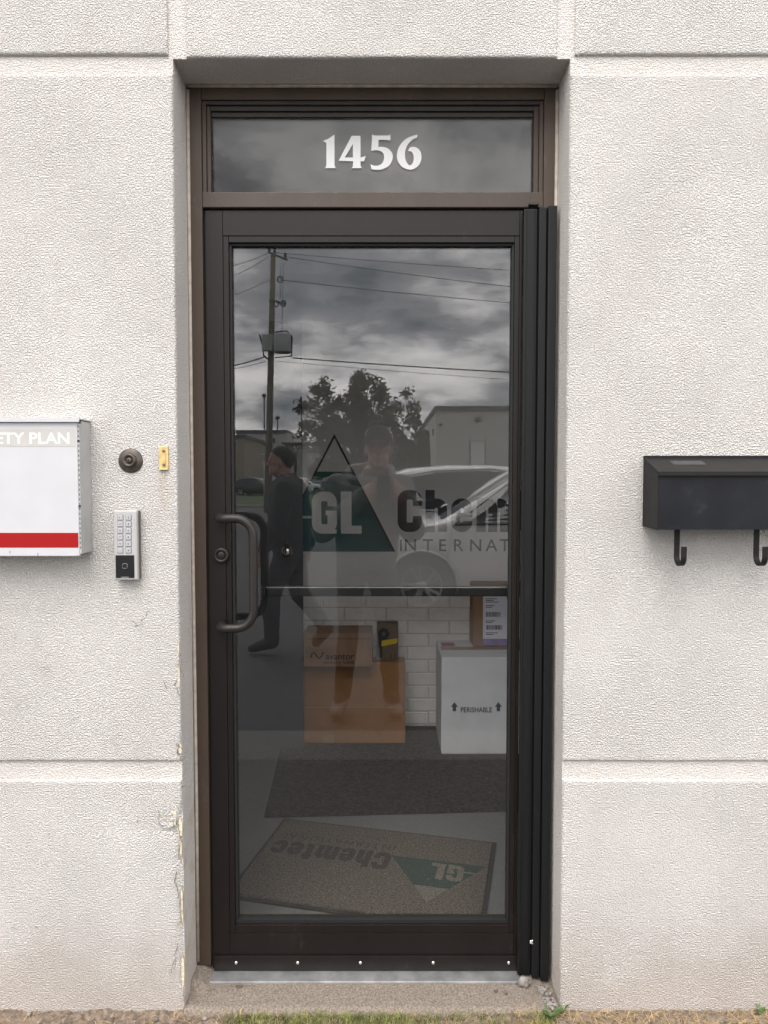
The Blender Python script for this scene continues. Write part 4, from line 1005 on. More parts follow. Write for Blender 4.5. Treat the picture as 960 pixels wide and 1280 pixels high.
for i, (px, py, s_, lb) in enumerate(((256, 1274, .0075, 'pale pebble on the soil left of the sill'), (195, 1275, .006, 'small pale pebble below the left wall panel'), (36, 1269, .006, 'light pebble far left at the foot of the wall'), (140, 1271, .006, 'grey pebble at the wall foot below the keypad'))):
    q = ground(px, py, 0); tag(lump('pebble', (q.x, q.y, .002), (s_, s_*.8, s_*.8), 'stone', i+20, 2), lb, 'pebble', 'pebbles on the soil')
pg = MB(); rr = random.Random(5)
for i in range(900):
    x, y = rr.uniform(-1.3, 1.3), rr.uniform(-.13, -.002); s_ = rr.uniform(.001, .0032); bm = bmesh.new(); bmesh.ops.create_icosphere(bm, subdivisions=1, radius=s_)
    c = Vector((x, y, soil(x, y)[2] + s_*.3))
    for v in bm.verts: v.co = v.co*(1 + .4*noise.noise(v.co*300 + c*90)) + c
    pg.bm(bm)
tag(pg.build('gravel', 'stone', None, fixn=False), 'fine gravel scattered over the soil strip along the wall', 'gravel', kind='stuff')

# ================================================================== OUTSIDE: CARS
SUV = [  # x, bottom, belt, top, half widths at bottom, belt, top
 (-2.26,.50,.78,.83,.70,.74,.70), (-2.22,.40,.95,1.02,.80,.84,.74), (-2.10,.33,1.02,1.30,.84,.87,.70), (-1.90,.27,1.03,1.56,.88,.89,.635), (-1.60,.25,1.03,1.655,.89,.90,.625), (-1.0,.24,1.02,1.70,.89,.905,.63),
 (-.4,.24,1.01,1.70,.89,.905,.635), (.05,.24,1.005,1.665,.89,.905,.63), (.30,.24,1.0,1.57,.89,.905,.64), (.70,.24,1.0,1.325,.89,.90,.70), (1.12,.24,.995,1.085,.89,.895,.775),
 (1.22,.24,.985,1.055,.89,.89,.78), (1.7,.26,.94,1.02,.88,.88,.75), (2.02,.29,.87,.95,.85,.86,.72), (2.18,.34,.76,.82,.78,.80,.66), (2.27,.45,.62,.66,.66,.68,.55)]
def st(x):
    if x <= SUV[0][0]: return SUV[0]
    for a, b in zip(SUV, SUV[1:]):
        if x <= b[0]:
            f = (x-a[0])/(b[0]-a[0]); return tuple(p + (q-p)*f for p, q in zip(a, b))
    return SUV[-1]
def half(x):
    _, zb, zl, zt, wb, wl, wt = st(x)
    return [(0,zb),(.85*wb,zb),(wb,zb+.12),((wb+wl)/2+.012,(zb+zl)/2+.02),(wl,zl),(wt,zt-min(.05,(zt-zl)*.5)),(.62*wt,zt-.008),(0,zt)]
def side_pt(x, t, s, out=.0):
    h = half(x); a, b = h[4], h[5]; y, z = a[0]+(b[0]-a[0])*t, a[1]+(b[1]-a[1])*t
    n_ = Vector((0, b[1]-a[1], a[0]-b[0])).normalized(); return Vector((x, s*(y + n_.y*out), z + n_.z*out))
def top_pt(x, f, out=.0):
    h = half(x); af = abs(f); sg_ = 1 if f >= 0 else -1
    if af > .62: k = (af-.62)/.38; y, z = h[6][0]+(h[5][0]-h[6][0])*k, h[6][1]+(h[5][1]-h[6][1])*k
    else: k = af/.62; y, z = h[6][0]*k, h[7][1]+(h[6][1]-h[7][1])*k
    return Vector((x, sg_*y, z)) + Vector((.35, 0, .94))*out
def dens_poly(pts, step=.12):
    out = []
    for i, a in enumerate(pts):
        b = pts[(i+1) % len(pts)]; n_ = max(1, int(math.dist(a, b)/step))
        out += [(a[0]+(b[0]-a[0])*k/n_, a[1]+(b[1]-a[1])*k/n_) for k in range(n_)]
    return out
def car_body():
    xs = []
    for a, b in zip(SUV, SUV[1:]):
        n_ = max(1, round((b[0]-a[0])/.12)); xs += [a[0] + (b[0]-a[0])*i/n_ for i in range(n_)]
    xs.append(SUV[-1][0]); rings = []
    for x in xs:
        h = half(x); pts = []
        for i in range(len(h)-1):
            a, b = h[i], h[i+1]
            for k in range(2): pts.append((a[0]+(b[0]-a[0])*k/2, a[1]+(b[1]-a[1])*k/2))
        pts.append(h[-1]); full = [(x, y, z) for y, z in pts] + [(x, -y, z) for y, z in pts[-2:0:-1]]; rings.append(full)
    n_ = len(rings[0]); vs = [p for r_ in rings for p in r_]; fs = []
    for i in range(len(rings)-1):
        for j in range(n_): fs.append((i*n_+j, i*n_+(j+1)%n_, (i+1)*n_+(j+1)%n_, (i+1)*n_+j))
    fs += [tuple(range(n_)), tuple((len(rings)-1)*n_+j for j in range(n_))[::-1]]
    mb = MB(); mb.add(vs, fs, 0, True); return mb
def make_car(name, label, paint, loc, rot, group=None, simple=False):
    t = thing(name, label, 'car', loc, group); t.rotation_euler = (0,0,rot)
    def B(mb, nm_, mat, par=t, fixn=True): return mb.build(nm_, mat, par, local=True, fixn=fixn)
    body = B(car_body(), 'body', [paint, 'plastic_black'])
    cut = MB()
    for x in (-1.30, 1.35):
        for s in (-1, 1): cut.tube([(x, s*.62, .345), (x, s*1.2, .345)], .378, 28)
    co = cut.build('cut', ['plastic_black', 'plastic_black']); co.matrix_world = t.matrix_basis.copy()
    for p_ in co.data.polygons: p_.material_index = 1
    bpy.context.view_layer.update()
    md = body.modifiers.new('b', 'BOOLEAN'); md.operation = 'DIFFERENCE'; md.object = co; md.solver = 'EXACT'
    me = mesh_of(body); body.modifiers.clear(); body.data = me; bpy.data.objects.remove(co)
    wins = [[(.98,.05),(.36,.90),(-.30,.93),(-.30,.05)], [(-.38,.05),(-.38,.93),(-1.16,.90),(-1.16,.05)], [(-1.22,.05),(-1.22,.89),(-1.62,.84),(-1.98,.30),(-1.80,.05)]]
    for s in (-1, 1):
        for w_ in wins:
            pts = dens_poly(w_); tris = tessellate_polygon([[Vector((a, b, 0)) for a, b in pts]])
            bm = bmesh.new(); vv = [bm.verts.new(side_pt(a, b, s, .005)) for a, b in pts]
            for tr in tris: bm.faces.new([vv[i] for i in tr])
            B(MB().bm(bm), 'window', 'dark_glass')
        for xa, xb in ((-.38, -.30), (-1.22, -1.16)): B(MB().grid(lambda u, v: side_pt(u, v, s, .0045), [xa, xb], [.05, .3, .6, .91]), 'window_pillar', 'dark_glass')
        if not simple:
            B(MB().tube([side_pt(a, b, s, .007) for a, b in ((1.0,.02),(.34,.96),(-.34,.98),(-1.18,.95),(-1.66,.90),(-2.03,.32),(-1.82,.0),(-1.0,.0),(1.0,.0))], .007, 5), 'window_trim', 'plastic_black')
    us = [.28 + (1.13-.28)*i/10 for i in range(11)]
    B(MB().grid(lambda u, v: top_pt(u, v, .006), us, [-.93 + 1.86*i/14 for i in range(15)]), 'windshield', 'dark_glass')
    B(MB().grid(lambda u, v: top_pt(u, v, .006) + Vector((-.012,0,0)), [-2.10 + .26*i/6 for i in range(7)], [-.9 + 1.8*i/10 for i in range(11)]), 'rear_window', 'dark_glass')
    for x in (-1.30, 1.35):
        for s in (-1, 1):
            w = B(MB().lathe([(.225,-.09),(.30,-.10),(.336,-.085),(.345,-.04),(.345,.04),(.336,.085),(.30,.10),(.225,.09)], (x, s*.80, .345), axis=(0,s,0), n=36), 'wheel', 'tyre')
            rm = MB().lathe([(.228,-.08),(.228,.085),(.215,.092),(.205,.082),(.20,.02)], (x, s*.80, .345), axis=(0,s,0), n=36)
            rm.lathe([(0,.070),(.05,.068),(.062,.055),(.062,.0)], (x, s*.80, .345), axis=(0,s,0), n=20)
            for k in range(5):
                for dd in (-.10, .10):
                    a0, a1 = k*2*math.pi/5 + dd*1.6, k*2*math.pi/5 + dd*2.0
                    p0 = Vector((x + .05*math.cos(a0), s*(.80+.058), .345 + .05*math.sin(a0))); p1 = Vector((x + .214*math.cos(a1), s*(.80+.078), .345 + .214*math.sin(a1)))
                    rm.tube([p0, p0.lerp(p1, .5) + Vector((0, s*.006, 0)), p1], .01, flat=(.030, .020))
            rm.lathe([(0,.0),(.21,.0)], (x, s*.80, .345), axis=(0,s,0), n=24, mi=1); B(rm, 'rim', ['rim', 'plastic_black'], w)
            if not simple: B(MB().tube([(x + .383*math.cos(a), s*(.897 + (-.012 if a < .5 or a > 2.6 else 0)), .345 + .383*math.sin(a)) for a in [math.pi*i/20 for i in range(21)]], .012, 6), 'arch_trim', 'plastic_black' if paint != 'car_white' else paint)
    for s in (-1, 1):
        hl = MB().grid(lambda u, v: Vector((u, s*(st(u)[5]*v[0] + .004), v[1])) if False else Vector((u, s*(half(u)[4][0]*(1 if v == 0 else (half(u)[3][0]/half(u)[4][0]))+ .006), half(u)[4][1] - .02 - .13*v)), [1.95 + .25*i/6 for i in range(7)], [0, 1]); B(hl, 'headlight', 'lamp_glass')
        tl = MB().grid(lambda u, v: Vector((u, s*(half(u)[4][0] + .008), half(u)[4][1] - .16*v)), [-2.2, -2.12, -2.04], [0, 1]); B(tl, 'tail_light', 'red')
        if not simple:
            mm = bmesh.new(); bmesh.ops.create_icosphere(mm, subdivisions=2, radius=1)
            for v in mm.verts: v.co = Vector((.92 + v.co.x*.085, s*(1.01 + v.co.y*.11), 1.09 + v.co.z*.075))
            B(MB().bm(mm, smooth=True), 'mirror', paint)
            for hx in (-.12, -1.0): B(MB().box(hx-.11, hx+.11, *sorted((s*.905, s*.935)), .90, .925, .006), 'door_handle', paint)
            for pts in ([(1.02,1.0),(1.08,.6),(1.0,.3)], [(-.34,1.0),(-.34,.3)], [(-1.2,1.0),(-1.16,.62),(-1.0,.55)]):
                B(MB().tube([(x, s*(half(x)[4][0] + (half(x)[3][0]-half(x)[4][0])*min(1, max(0,(1.0-z)/.36)) + .0005), z) for x, z in pts], .0045, 5), 'door_seam', 'plastic_black')
            B(MB().box(-.95, .95, *sorted((s*.86, s*.912)), .245, .33, .01), 'sill_trim', 'plastic_black')
    B(MB().box(2.17, 2.262, -.52, .52, .40, .60, .02), 'grille', 'plastic_black')
    return t
w1 = mir(527, 738, 7.5)
make_car('parked_car', 'white crossover parked nose left facing the glass door, mirrored beside the sign letters', 'car_white', (w1.x + 1.35, 2*YG + 1.9 - 7.5 - .90, -.012), math.pi, 'cars parked in the lot')
w2 = mir(537, 660, 10.0)
make_car('parked_car', 'white estate car parked behind the nearer white crossover, tail to the left', 'car_white', (w2.x + 1.30, 2*YG + 1.9 - 10.1 - .90, -.012), 0, 'cars parked in the lot')
for px, D, paint, rot, lb in ((322, 66, 'car_black', .3, 'black car parked far off beyond the lawn left of the utility pole'), (303, 74, 'car_black', .1, 'dark car parked beyond the lawn at the far left building'), (380, 70, 'car_white', 0, 'white car on the road beyond the lawn right of the utility pole')):
    p = mir(px, 610, D); make_car('distant_car', lb, paint, (p.x, p.y, 0.0), rot, 'far cars across the lawn', simple=True)

# ================================================================== OUTSIDE: POLE, WIRES, BUILDINGS, TREES
PD = 32.0
ptop, pmid = mir(341.5, 317, PD), mir(336, 560, PD)
pbase = Vector((mir(334.5, 640, PD).x, ptop.y, -.1))
up_ = thing('utility_pole', 'weathered wooden utility pole with crossarm, transformer and cable boxes', 'utility pole', pbase)
MB().tube([pbase, pbase.lerp(ptop, .35), pbase.lerp(ptop, .7), ptop], [.165, .15, .135, .115], 12).build('pole', 'pole_wood', up_)
def pp(px, py, dy=0.0): q = mir(px, py, PD); q.y += dy; return q
def bar_(a, b, r, name, mat, n=6): return MB().tube([a, b], r, n).build(name, mat, up_)
bar_(pp(336, 316, .10), pp(360, 326, .10), .05, 'crossarm', 'pole_wood')
for px, py in ((337, 316), (357, 324), (344, 317)):
    p = pp(px, py, .12); MB().lathe([(0,.24),(.05,.22),(.06,.14),(.045,.12),(.07,.06),(.03,0)], p, axis=(0,0,1), n=10).build('insulator', 'wire', up_)
bar_(pp(337, 376, .15), pp(357, 381, .15), .045, 'crossarm', 'wire')
for px, py in ((346, 381), (355, 381), (351, 351)):
    p = pp(px, py, .2); MB().tube([p + Vector((.11*math.cos(a), 0, .13*math.sin(a))) for a in [2*math.pi*i/12 for i in range(13)]], .03, 6).build('insulator', 'wire', up_)
c0_, c1_ = pp(329, 440, .25), pp(342, 420, .25)
MB().box(c0_.x, c1_.x, c0_.y-.12, c0_.y+.12, c0_.z, c1_.z, .03).build('cable_box', 'transformer', up_)
tr_ = pp(355, 443, .42)
MB().lathe([(0,0),(.38,0),(.40,.05),(.40,.70),(.36,.80),(0,.83)], tr_, axis=(0,0,1), n=24).build('transformer', 'transformer', up_)
MB().tube([pp(326, 420, .3), pp(330, 435, .3), pp(331, 446, .3), pp(338, 452, .3)], .035, 6).tube([pp(345, 417, .3), pp(360, 416, .4), pp(367, 424, .5), pp(366, 447, .4), pp(345, 448, .2)], .03, 6).tube([pp(352, 330, .2), pp(351, 376, .2)], .012, 5).tube([pp(355, 330, .2), pp(354, 380, .2), pp(354, 420, .4)], .012, 5).build('cable', 'wire', up_)
def wire(a, b, r, sag, label):
    pts = [a.lerp(b, t/24) - Vector((0,0,sag*4*(t/24)*(1-t/24))) for t in range(25)]
    tag(MB().tube(pts, r, 5).build('power_line', 'wire'), label, 'power line', 'overhead lines on the utility pole')
def ext(px, py, px2, py2, D2, far=3.0):
    a = pp(px, py, .12); b = mir(px2, py2, D2); return a, a + (b-a)*far
for a, r, sag, lb in (((357,322, 640,346, 32), .014, .5, 'thin upper power line sloping down right from the pole top'), ((345,317, 640,331, 34), .012, .3, 'topmost thin power line running right from the pole'), ((352,351, 640,369, 33), .014, .4, 'middle power line running right from below the crossarm'),
    ((366,448, 640,458, 32), .028, .3, 'thick cable bundle running right from the transformer'), ((345,452, 640,470, 33), .010, .2, 'thin line just below the thick cable bundle'),
    ((337,317, 292,324, 30), .012, .3, 'thin power line running left from the pole top'), ((337,322, 292,337, 30), .012, .3, 'second power line running left from the pole top'), ((339,350, 292,361, 30), .012, .3, 'power line running left below the upper two'), ((333,446, 292,452, 31), .026, .2, 'thick cable running left from the cable box'), ((333,452, 292,456, 31), .014, .2, 'thin cable running left below the thick one')):
    p_, q_ = ext(*a); wire(p_, q_, r, sag, lb)

def wallbox(name, par, x0, x1, y0, y1, z0, z1, mat, bev=0): return MB().box(x0, x1, y0, y1, z0, z1, bev).build(name, mat, par)
# right building
rc = mir(545.5, 508, 45); roofz = rc.z
rbn = thing('warehouse', 'beige metal sided warehouse with a dark roof edge and a white side door', 'building', (rc.x + 11, rc.y - 12, 0))
wallbox('wall', rbn, rc.x, rc.x + 24, rc.y - 26, rc.y, -.2, roofz - .28, 'siding')
wallbox('roof_edge', rbn, rc.x - .12, rc.x + 24.1, rc.y - 26.1, rc.y + .12, roofz - .279, roofz + .02, 'roof_trim')
for k in range(1, 13):
    MB().box(rc.x + .002, rc.x + 23.9, rc.y + .0005, rc.y + .02, k*.43, k*.43 + .018).build('siding_seam', 'siding', rbn)
d0, d1 = mir(588, 581, 45), mir(606, 552, 45)
df = wallbox('door_frame', rbn, d0.x-.07, d1.x+.07, rc.y+.001, rc.y+.05, 0, d1.z+.07, 'roof_trim'); wallbox('door', rbn, d0.x, d1.x, rc.y+.051, rc.y+.08, 0.02, d1.z, 'door_white')
for px, py, s_ in ((597, 524, .18), (551, 531, .10)):
    p = mir(px, py, 45); wallbox('wall_light', rbn, p.x-s_, p.x+s_, rc.y+.001, rc.y+.22, p.z-s_*.7, p.z+s_*.7, 'roof_trim', .02)
MB().box(rc.x-.10, rc.x-.001, rc.y-2.4, rc.y-2.0, 4.4, 4.8).build('wall_light', 'roof_trim', rbn)
# left buildings
def block(name, label, px0, px1, pyt, D, depth, mat, trim=.35, wins=()):
    a, b = mir(px0, pyt, D), mir(px1, pyt, D)
    t = thing(name, label, 'building', ((a.x+b.x)/2, a.y - depth/2, 0))
    wallbox('wall', t, a.x, b.x, a.y - depth, a.y, -.2, a.z - trim, mat); wallbox('roof_edge', t, a.x-.15, b.x+.15, a.y - depth - .15, a.y + .15, a.z - trim + .001, a.z, 'roof_trim')
    for (w0, w1, y0, y1) in wins:
        p, q = mir(w0, y1, D), mir(w1, y0, D)
        f = wallbox('window', t, p.x-.12, q.x+.12, a.y+.001, a.y+.06, p.z-.12, q.z+.12, 'siding_white'); wallbox('pane', f, p.x, q.x, a.y+.061, a.y+.09, p.z, q.z, 'dark_glass')
    return t, a, b
t_, a, b = block('office_block', 'white flat roofed building with square windows far left across the road', 296, 358, 537.5, 96, 30, 'siding_white', .5, ((309, 313.5, 548, 554), (341, 344, 548, 554)))
wallbox('annex', t_, b.x + .01, mir(368.5, 540, 96).x, a.y - 20, a.y + 1.5, -.2, a.z - .5, 'siding')
p = mir(368.5, 540, 96); wallbox('canopy', t_, mir(357, 0, 96).x, mir(392, 0, 96).x, a.y + 1.6, a.y + 6, mir(0, 556, 92).z, mir(0, 554, 92).z, 'roof_trim')
wallbox('lower_wing', t_, mir(369, 0, 96).x, mir(408, 0, 96).x, a.y - 12, a.y + 1.0, -.2, mir(0, 556, 92).z - .25, 'siding_white')
for k in range(5):
    p = mir(371.5 + 3.4*k, 558.5, 96); f = wallbox('window', t_, p.x-.12, p.x+.12, a.y+1.001, a.y+1.05, p.z-.3, p.z+.3, 'dark_glass')
for px, hh in ((330.5, 4.6), (347, 1.6), (377, 3.0)):
    p = mir(px, 537, 97); MB().tube([(p.x, p.y, p.z-.5), (p.x, p.y, p.z+hh)], .09, 6).lathe([(0,.5),(.3,.4),(.3,0),(0,0)], (p.x, p.y, p.z+hh-.2), axis=(0,0,1), n=10).build('vent_pipe', 'roof_trim', t_)
t_, a, b = block('garage', 'low beige building at the far left in front of the white building', 262, 305, 543.5, 70, 16, 'siding_beige', .3)
t_, a, b = block('storage_shed', 'long pale shed low behind the tree', 405, 520, 566, 110, 14, 'siding_white', .5)
# thin lamp post
lp0 = mir(331, 632, 40); lp = thing('lamp_post', 'thin grey lamp post left of the utility pole beyond the kerb', 'lamp post', (lp0.x, lp0.y, 0))
lpt = mir(330.5, 570, 40); MB().tube([(lp0.x, lp0.y, 0), (lp0.x, lp0.y, lpt.z)], [.07, .05], 8).build('post', 'transformer', lp)
MB().box(lp0.x-.25, lp0.x+.25, lp0.y-.1, lp0.y+.1, lpt.z, lpt.z+.12, .02).build('lamp_head', 'transformer', lp)

def tree(label, x, y, crowns, leafmat, nleaf, size, trunk_h, seed, trunk_r=.16):
    rr = random.Random(seed); t = thing('tree', label, 'tree', (x, y, 0), 'trees across the lot')
    tb = MB(); top = Vector((x + .1, y, trunk_h))
    tb.tube([(x, y, -.1), (x+.05, y+.03, trunk_h*.5), top], [trunk_r, trunk_r*.8, trunk_r*.65], 10)
    lf = MB()
    for (cx_, cy_, cz_, r_) in crowns:
        c = Vector((cx_, cy_, cz_)); mid = top.lerp(c, .5) + Vector((rr.uniform(-.2,.2), rr.uniform(-.2,.2), .1))
        tb.tube([top - Vector((0,0,.3)), mid, c], [trunk_r*.4, trunk_r*.2, trunk_r*.08] if len(crowns) < 40 else [.035, .022, .01], 5)
        for k in range(5):
            d = Vector((rr.gauss(0,1), rr.gauss(0,1), rr.gauss(0,.8))).normalized(); e_ = c + d*r_*rr.uniform(.8, 1.15)
            tb.tube([c - d*.1, c.lerp(e_, .5), e_], [.03, .02, .008], 5)
            for q in range(int(nleaf*.05*r_)):
                p = c.lerp(e_, rr.uniform(.55, 1.25)) + Vector((rr.gauss(0,.10), rr.gauss(0,.10), rr.gauss(0,.10)))
                leafq(lf, p, size, rr)
        for k in range(int(nleaf*r_*r_)):
            d = Vector((rr.gauss(0,1), rr.gauss(0,1), rr.gauss(0,.85))).normalized()
            q = r_*rr.uniform(.2, 1.0)**.55 * (1 + .45*noise.noise(d*2.6 + c*3))
            leafq(lf, c + d*q, size, rr)
    tb.build('trunk', 'bark', t); o = lf.build('crown', leafmat, t, fixn=False); return t
def leafq(mb, p, s, rr):
    a = Vector((rr.gauss(0,1), rr.gauss(0,1), rr.gauss(0,1))).normalized(); b = a.orthogonal().normalized(); s *= rr.uniform(.6, 1.3)
    mb.add([p - a*s, p + b*s*.45, p + a*s, p - b*s*.45], [(0,1,2,3)])
TD = 30.0
def tp(px, py, r_px, dy=0): q = mir(px, py, TD); return (q.x, q.y + dy, q.z, r_px*TD/FPX)
tx_ = mir(452, 600, TD)
rq = random.Random(21); cr = []
while len(cr) < 88:
    px, py = rq.uniform(374, 526), rq.uniform(464, 600)
    e1, e2, e3 = ((px-405)/32)**2 + ((py-525)/48)**2, ((px-465)/50)**2 + ((py-530)/64)**2, ((px-497)/27)**2 + ((py-525)/42)**2
    em = min(e1, e2, e3)
    if em > 1 or (em > .55 and rq.random() < .35): continue
    cr.append(tp(px, py, rq.uniform(5, 8) if em > .6 else rq.uniform(8, 13), rq.uniform(-1.3, 1.3)*(1.05-em*.8)))
tree('dark leaved ornamental tree in front of the warehouse, seen above the photographer', tx_.x, tx_.y, cr, 'leaf_dark', 560, .10, 1.9, 3)
TD = 52.0
cr = [tp(512,565,14), tp(524,560,13,.5), tp(500,578,14,-.5), tp(533,545,10), tp(515,580,16), tp(530,572,14,.8), tp(505,556,9)]
q = mir(514, 600, TD); tree('green bushy tree beside the warehouse corner', q.x, q.y, cr, 'leaf_green', 800, .13, 1.4, 9, .14)
TD = 85.0
cr = [tp(408,585,14), tp(425,582,16), tp(445,585,15), tp(396,590,10)]
q = mir(424, 600, TD); tree('distant green tree low behind the dark leaved tree', q.x, q.y, cr, 'leaf_green', 260, .25, 1.2, 10, .18)

# ================================================================== PEOPLE
def figure(name, label, loc, joints, edges, radii, blobs, region, mats, voxel, extra=None, group=None):
    """one continuous body: skinned skeleton and head volumes fused by a voxel remesh, materials by region"""
    mb = MB()
    def rad(n): r = radii[n]; return r if isinstance(r, tuple) else (r, r)
    for a, b in edges:
        A, B = Vector(joints[a]), Vector(joints[b]); d = B - A; L = d.length; d.normalize()
        u = Vector((1,0,0)); u = (u - d*u.dot(d)) if abs(d.x) < .9 else (Vector((0,1,0)) - d*d.y); u.normalize(); w = d.cross(u)
        ra, rb_ = rad(a), rad(b); rings = []; n = 16
        ma, mb_ = min(ra), min(rb_)
        for k in range(5): q = math.pi/2*(1 - k/4); rings.append((-ma*math.sin(q), math.cos(q), ra))
        rings += [(L*f, 1, tuple(x + (y-x)*f for x, y in zip(ra, rb_))) for f in (.25, .5, .75)]
        for k in range(5): q = math.pi/2*k/4; rings.append((L + mb_*math.sin(q), math.cos(q), rb_))
        vs = [A + d*t_ + (u*math.cos(x)*rr2[0] + w*math.sin(x)*rr2[1])*max(f, .02) for t_, f, rr2 in rings for x in [2*math.pi*j/n for j in range(n)]]
        K = len(rings); fs = [(i*n+j, i*n+(j+1)%n, (i+1)*n+(j+1)%n, (i+1)*n+j) for i in range(K-1) for j in range(n)] + [tuple(range(n))[::-1], tuple((K-1)*n+j for j in range(n))]
        mb.add(vs, fs)
    o = mb.build('parts', 'skin'); bm = bmesh.new(); bm.from_mesh(o.data); bpy.data.objects.remove(o)
    for c, s, rot in blobs:
        r_ = bmesh.ops.create_icosphere(bm, subdivisions=4, radius=1)
        mt = Matrix.Translation(Vector(c)) @ rot.to_4x4() @ Matrix.Diagonal((*s, 1)); bmesh.ops.transform(bm, matrix=mt, verts=r_['verts'])
    m2 = bpy.data.meshes.new('u'); bm.to_mesh(m2); bm.free()
    o = bpy.data.objects.new('u', m2); COL.objects.link(o)
    rm = o.modifiers.new('r', 'REMESH'); rm.mode = 'VOXEL'; rm.voxel_size = voxel; rm.use_smooth_shade = True
    sm = o.modifiers.new('m', 'SMOOTH'); sm.factor = .5; sm.iterations = 5
    bpy.context.view_layer.update(); m3 = mesh_of(o); bpy.data.objects.remove(o)
    root = thing(name, label, 'person', loc, group)
    L = Vector(loc)
    for m_ in mats: m3.materials.append(M[m_])
    nrm = [v.normal.copy() for v in m3.vertices]
    for v in m3.vertices:
        k = noise.noise(v.co*9)*.010 + noise.noise(v.co*22)*.005 if region(v.co) in (1, 2) else 0
        v.co = v.co + nrm[v.index]*k - L
    for p_ in m3.polygons: p_.material_index = region(p_.center + L); p_.use_smooth = True
    b = bpy.data.objects.new('body', m3); COL.objects.link(b); b.parent = root
    return root
I3 = Matrix.Identity(3)
GZ = -.010
# photographer
H = Vector((-.035, -2.15, 1.655)); Xc, Yc = -.11, -2.22
J = {'pelvis':(Xc,Yc,.98), 'waist':(Xc,Yc,1.12), 'chest':(Xc+.01,Yc+.005,1.33), 'neck':(Xc+.04,Yc+.02,1.49), 'throat':(H.x,H.y-.035,1.545), 'skull':(H.x,H.y-.012,1.64)}
Rd = {'pelvis':(.195,.14), 'waist':(.205,.145), 'chest':(.205,.14), 'neck':.075, 'throat':.058, 'skull':.07}
E = [('pelvis','waist'),('waist','chest'),('chest','neck'),('neck','throat'),('throat','skull')]
for s, n in ((1,'a'),(-1,'b')):
    sh = (Xc + .01 + s*.195, Yc+.01, 1.415); el = (Xc + .01 + s*.27, Yc+.10, 1.16); wr = (s*.088, -1.985, 1.385)
    J['sh'+n] = sh; J['el'+n] = el; J['wr'+n] = wr; Rd['sh'+n] = .098; Rd['el'+n] = .080; Rd['wr'+n] = .056
    E += [('chest','sh'+n),('sh'+n,'el'+n),('el'+n,'wr'+n)]
    J['palm'+n] = (s*.066, -1.952, 1.425); Rd['palm'+n] = (.026, .034); E.append(('wr'+n,'palm'+n))
    for k in range(4):
        z = 1.462 - .0235*k; b0 = (s*.066, -1.928, z - .004); b1 = (s*.061, -1.904, z); b2 = (s*.050, -1.899 if k else -1.901, z + .001)
        q = f'f{n}{k}'; J[q+'0'], J[q+'1'], J[q+'2'] = b0, b1, b2
        Rd[q+'0'] = .0098; Rd[q+'1'] = .0090; Rd[q+'2'] = .0078 - .0006*(k == 3); E += [('palm'+n, q+'0'), (q+'0', q+'1'), (q+'1', q+'2')]
    q = 't'+n; J[q+'0'] = (s*.056, -1.940, 1.418); J[q+'1'] = (s*.038, -1.926, 1.436); J[q+'2'] = (s*.018, -1.922, 1.446)
    Rd[q+'0'] = .0125; Rd[q+'1'] = .0105; Rd[q+'2'] = .009; E += [('palm'+n, q+'0'), (q+'0', q+'1'), (q+'1', q+'2')]
    J['hip'+n] = (Xc + s*.095, Yc, .90); J['kn'+n] = (Xc + s*.125 + .01, Yc+.03, .50); J['an'+n] = (Xc + s*.155, Yc-.01, .10); J['toe'+n] = (Xc + s*.185, Yc+.16, .035)
    Rd['hip'+n] = .098; Rd['kn'+n] = .066; Rd['an'+n] = .052; Rd['toe'+n] = (.045, .034); E += [('pelvis','hip'+n),('hip'+n,'kn'+n),('kn'+n,'an'+n),('an'+n,'toe'+n)]
hb = [((H.x, H.y, H.z+.03), (.077, .098, .105), I3), ((H.x, H.y+.022, H.z-.055), (.058, .072, .070), I3), ((H.x, H.y+.105, H.z-.022), (.013, .020, .018), I3), ((H.x, H.y+.095, H.z+.004), (.009, .014, .028), I3),
      ((H.x+.078, H.y-.008, H.z-.008), (.010, .018, .031), I3), ((H.x-.078, H.y-.008, H.z-.008), (.010, .018, .031), I3), ((H.x, H.y+.088, H.z-.062), (.022, .010, .007), I3), ((H.x, H.y+.088, H.z-.074), (.019, .009, .006), I3), ((H.x, H.y+.078, H.z-.100), (.024, .018, .018), I3)]
def reg(c):
    if c.z > 1.53: return 0
    if c.z > 1.33 and c.y > -1.985 and abs(c.x) < .11: return 0
    if c.z > .93: return 1
    return 2 if c.z > .085 else 3
ph = figure('person', 'person in grey hooded sweatshirt and dark cap holding up a phone, seen only mirrored', (Xc, Yc, GZ), J, E, Rd, hb, reg, ['skin', 'hoodie', 'trousers', 'shoe'], .0065)
cp = MB(); cc = Vector((H.x, H.y-.004, H.z+.045))
cp.grid(lambda u, v: cc + Vector((.086*math.cos(u)*math.cos(v), .107*math.sin(u)*math.cos(v), .105*math.sin(v))), [2*math.pi*i/28 for i in range(29)], [math.pi/2*i/8 for i in range(9)])
cp.grid(lambda u, v: cc + Vector((.080*math.cos(u)*(1-.1*v), .095*math.sin(u) + .085*v*math.sin(u), .006 - .020*v - .012*math.cos(u)**2)), [math.pi*i/16 for i in range(17)], [0, .33, .66, 1.0])
cp.build('cap', 'cap', ph)
for s in (-1, 1):
    MB().lathe([(0,.006),(.006,.005),(.011,0)], (H.x + s*.032, H.y+.088, H.z+.010), axis=(0,1,0), n=12).build('eye', 'hair', ph)
    MB().tube([(H.x + s*.030, Yc+.135, 1.475), (H.x + s*.028, Yc+.150, 1.42), (H.x + s*.026, Yc+.152, 1.36)], .0035, 6).build('drawstring', 'white_vinyl', ph)
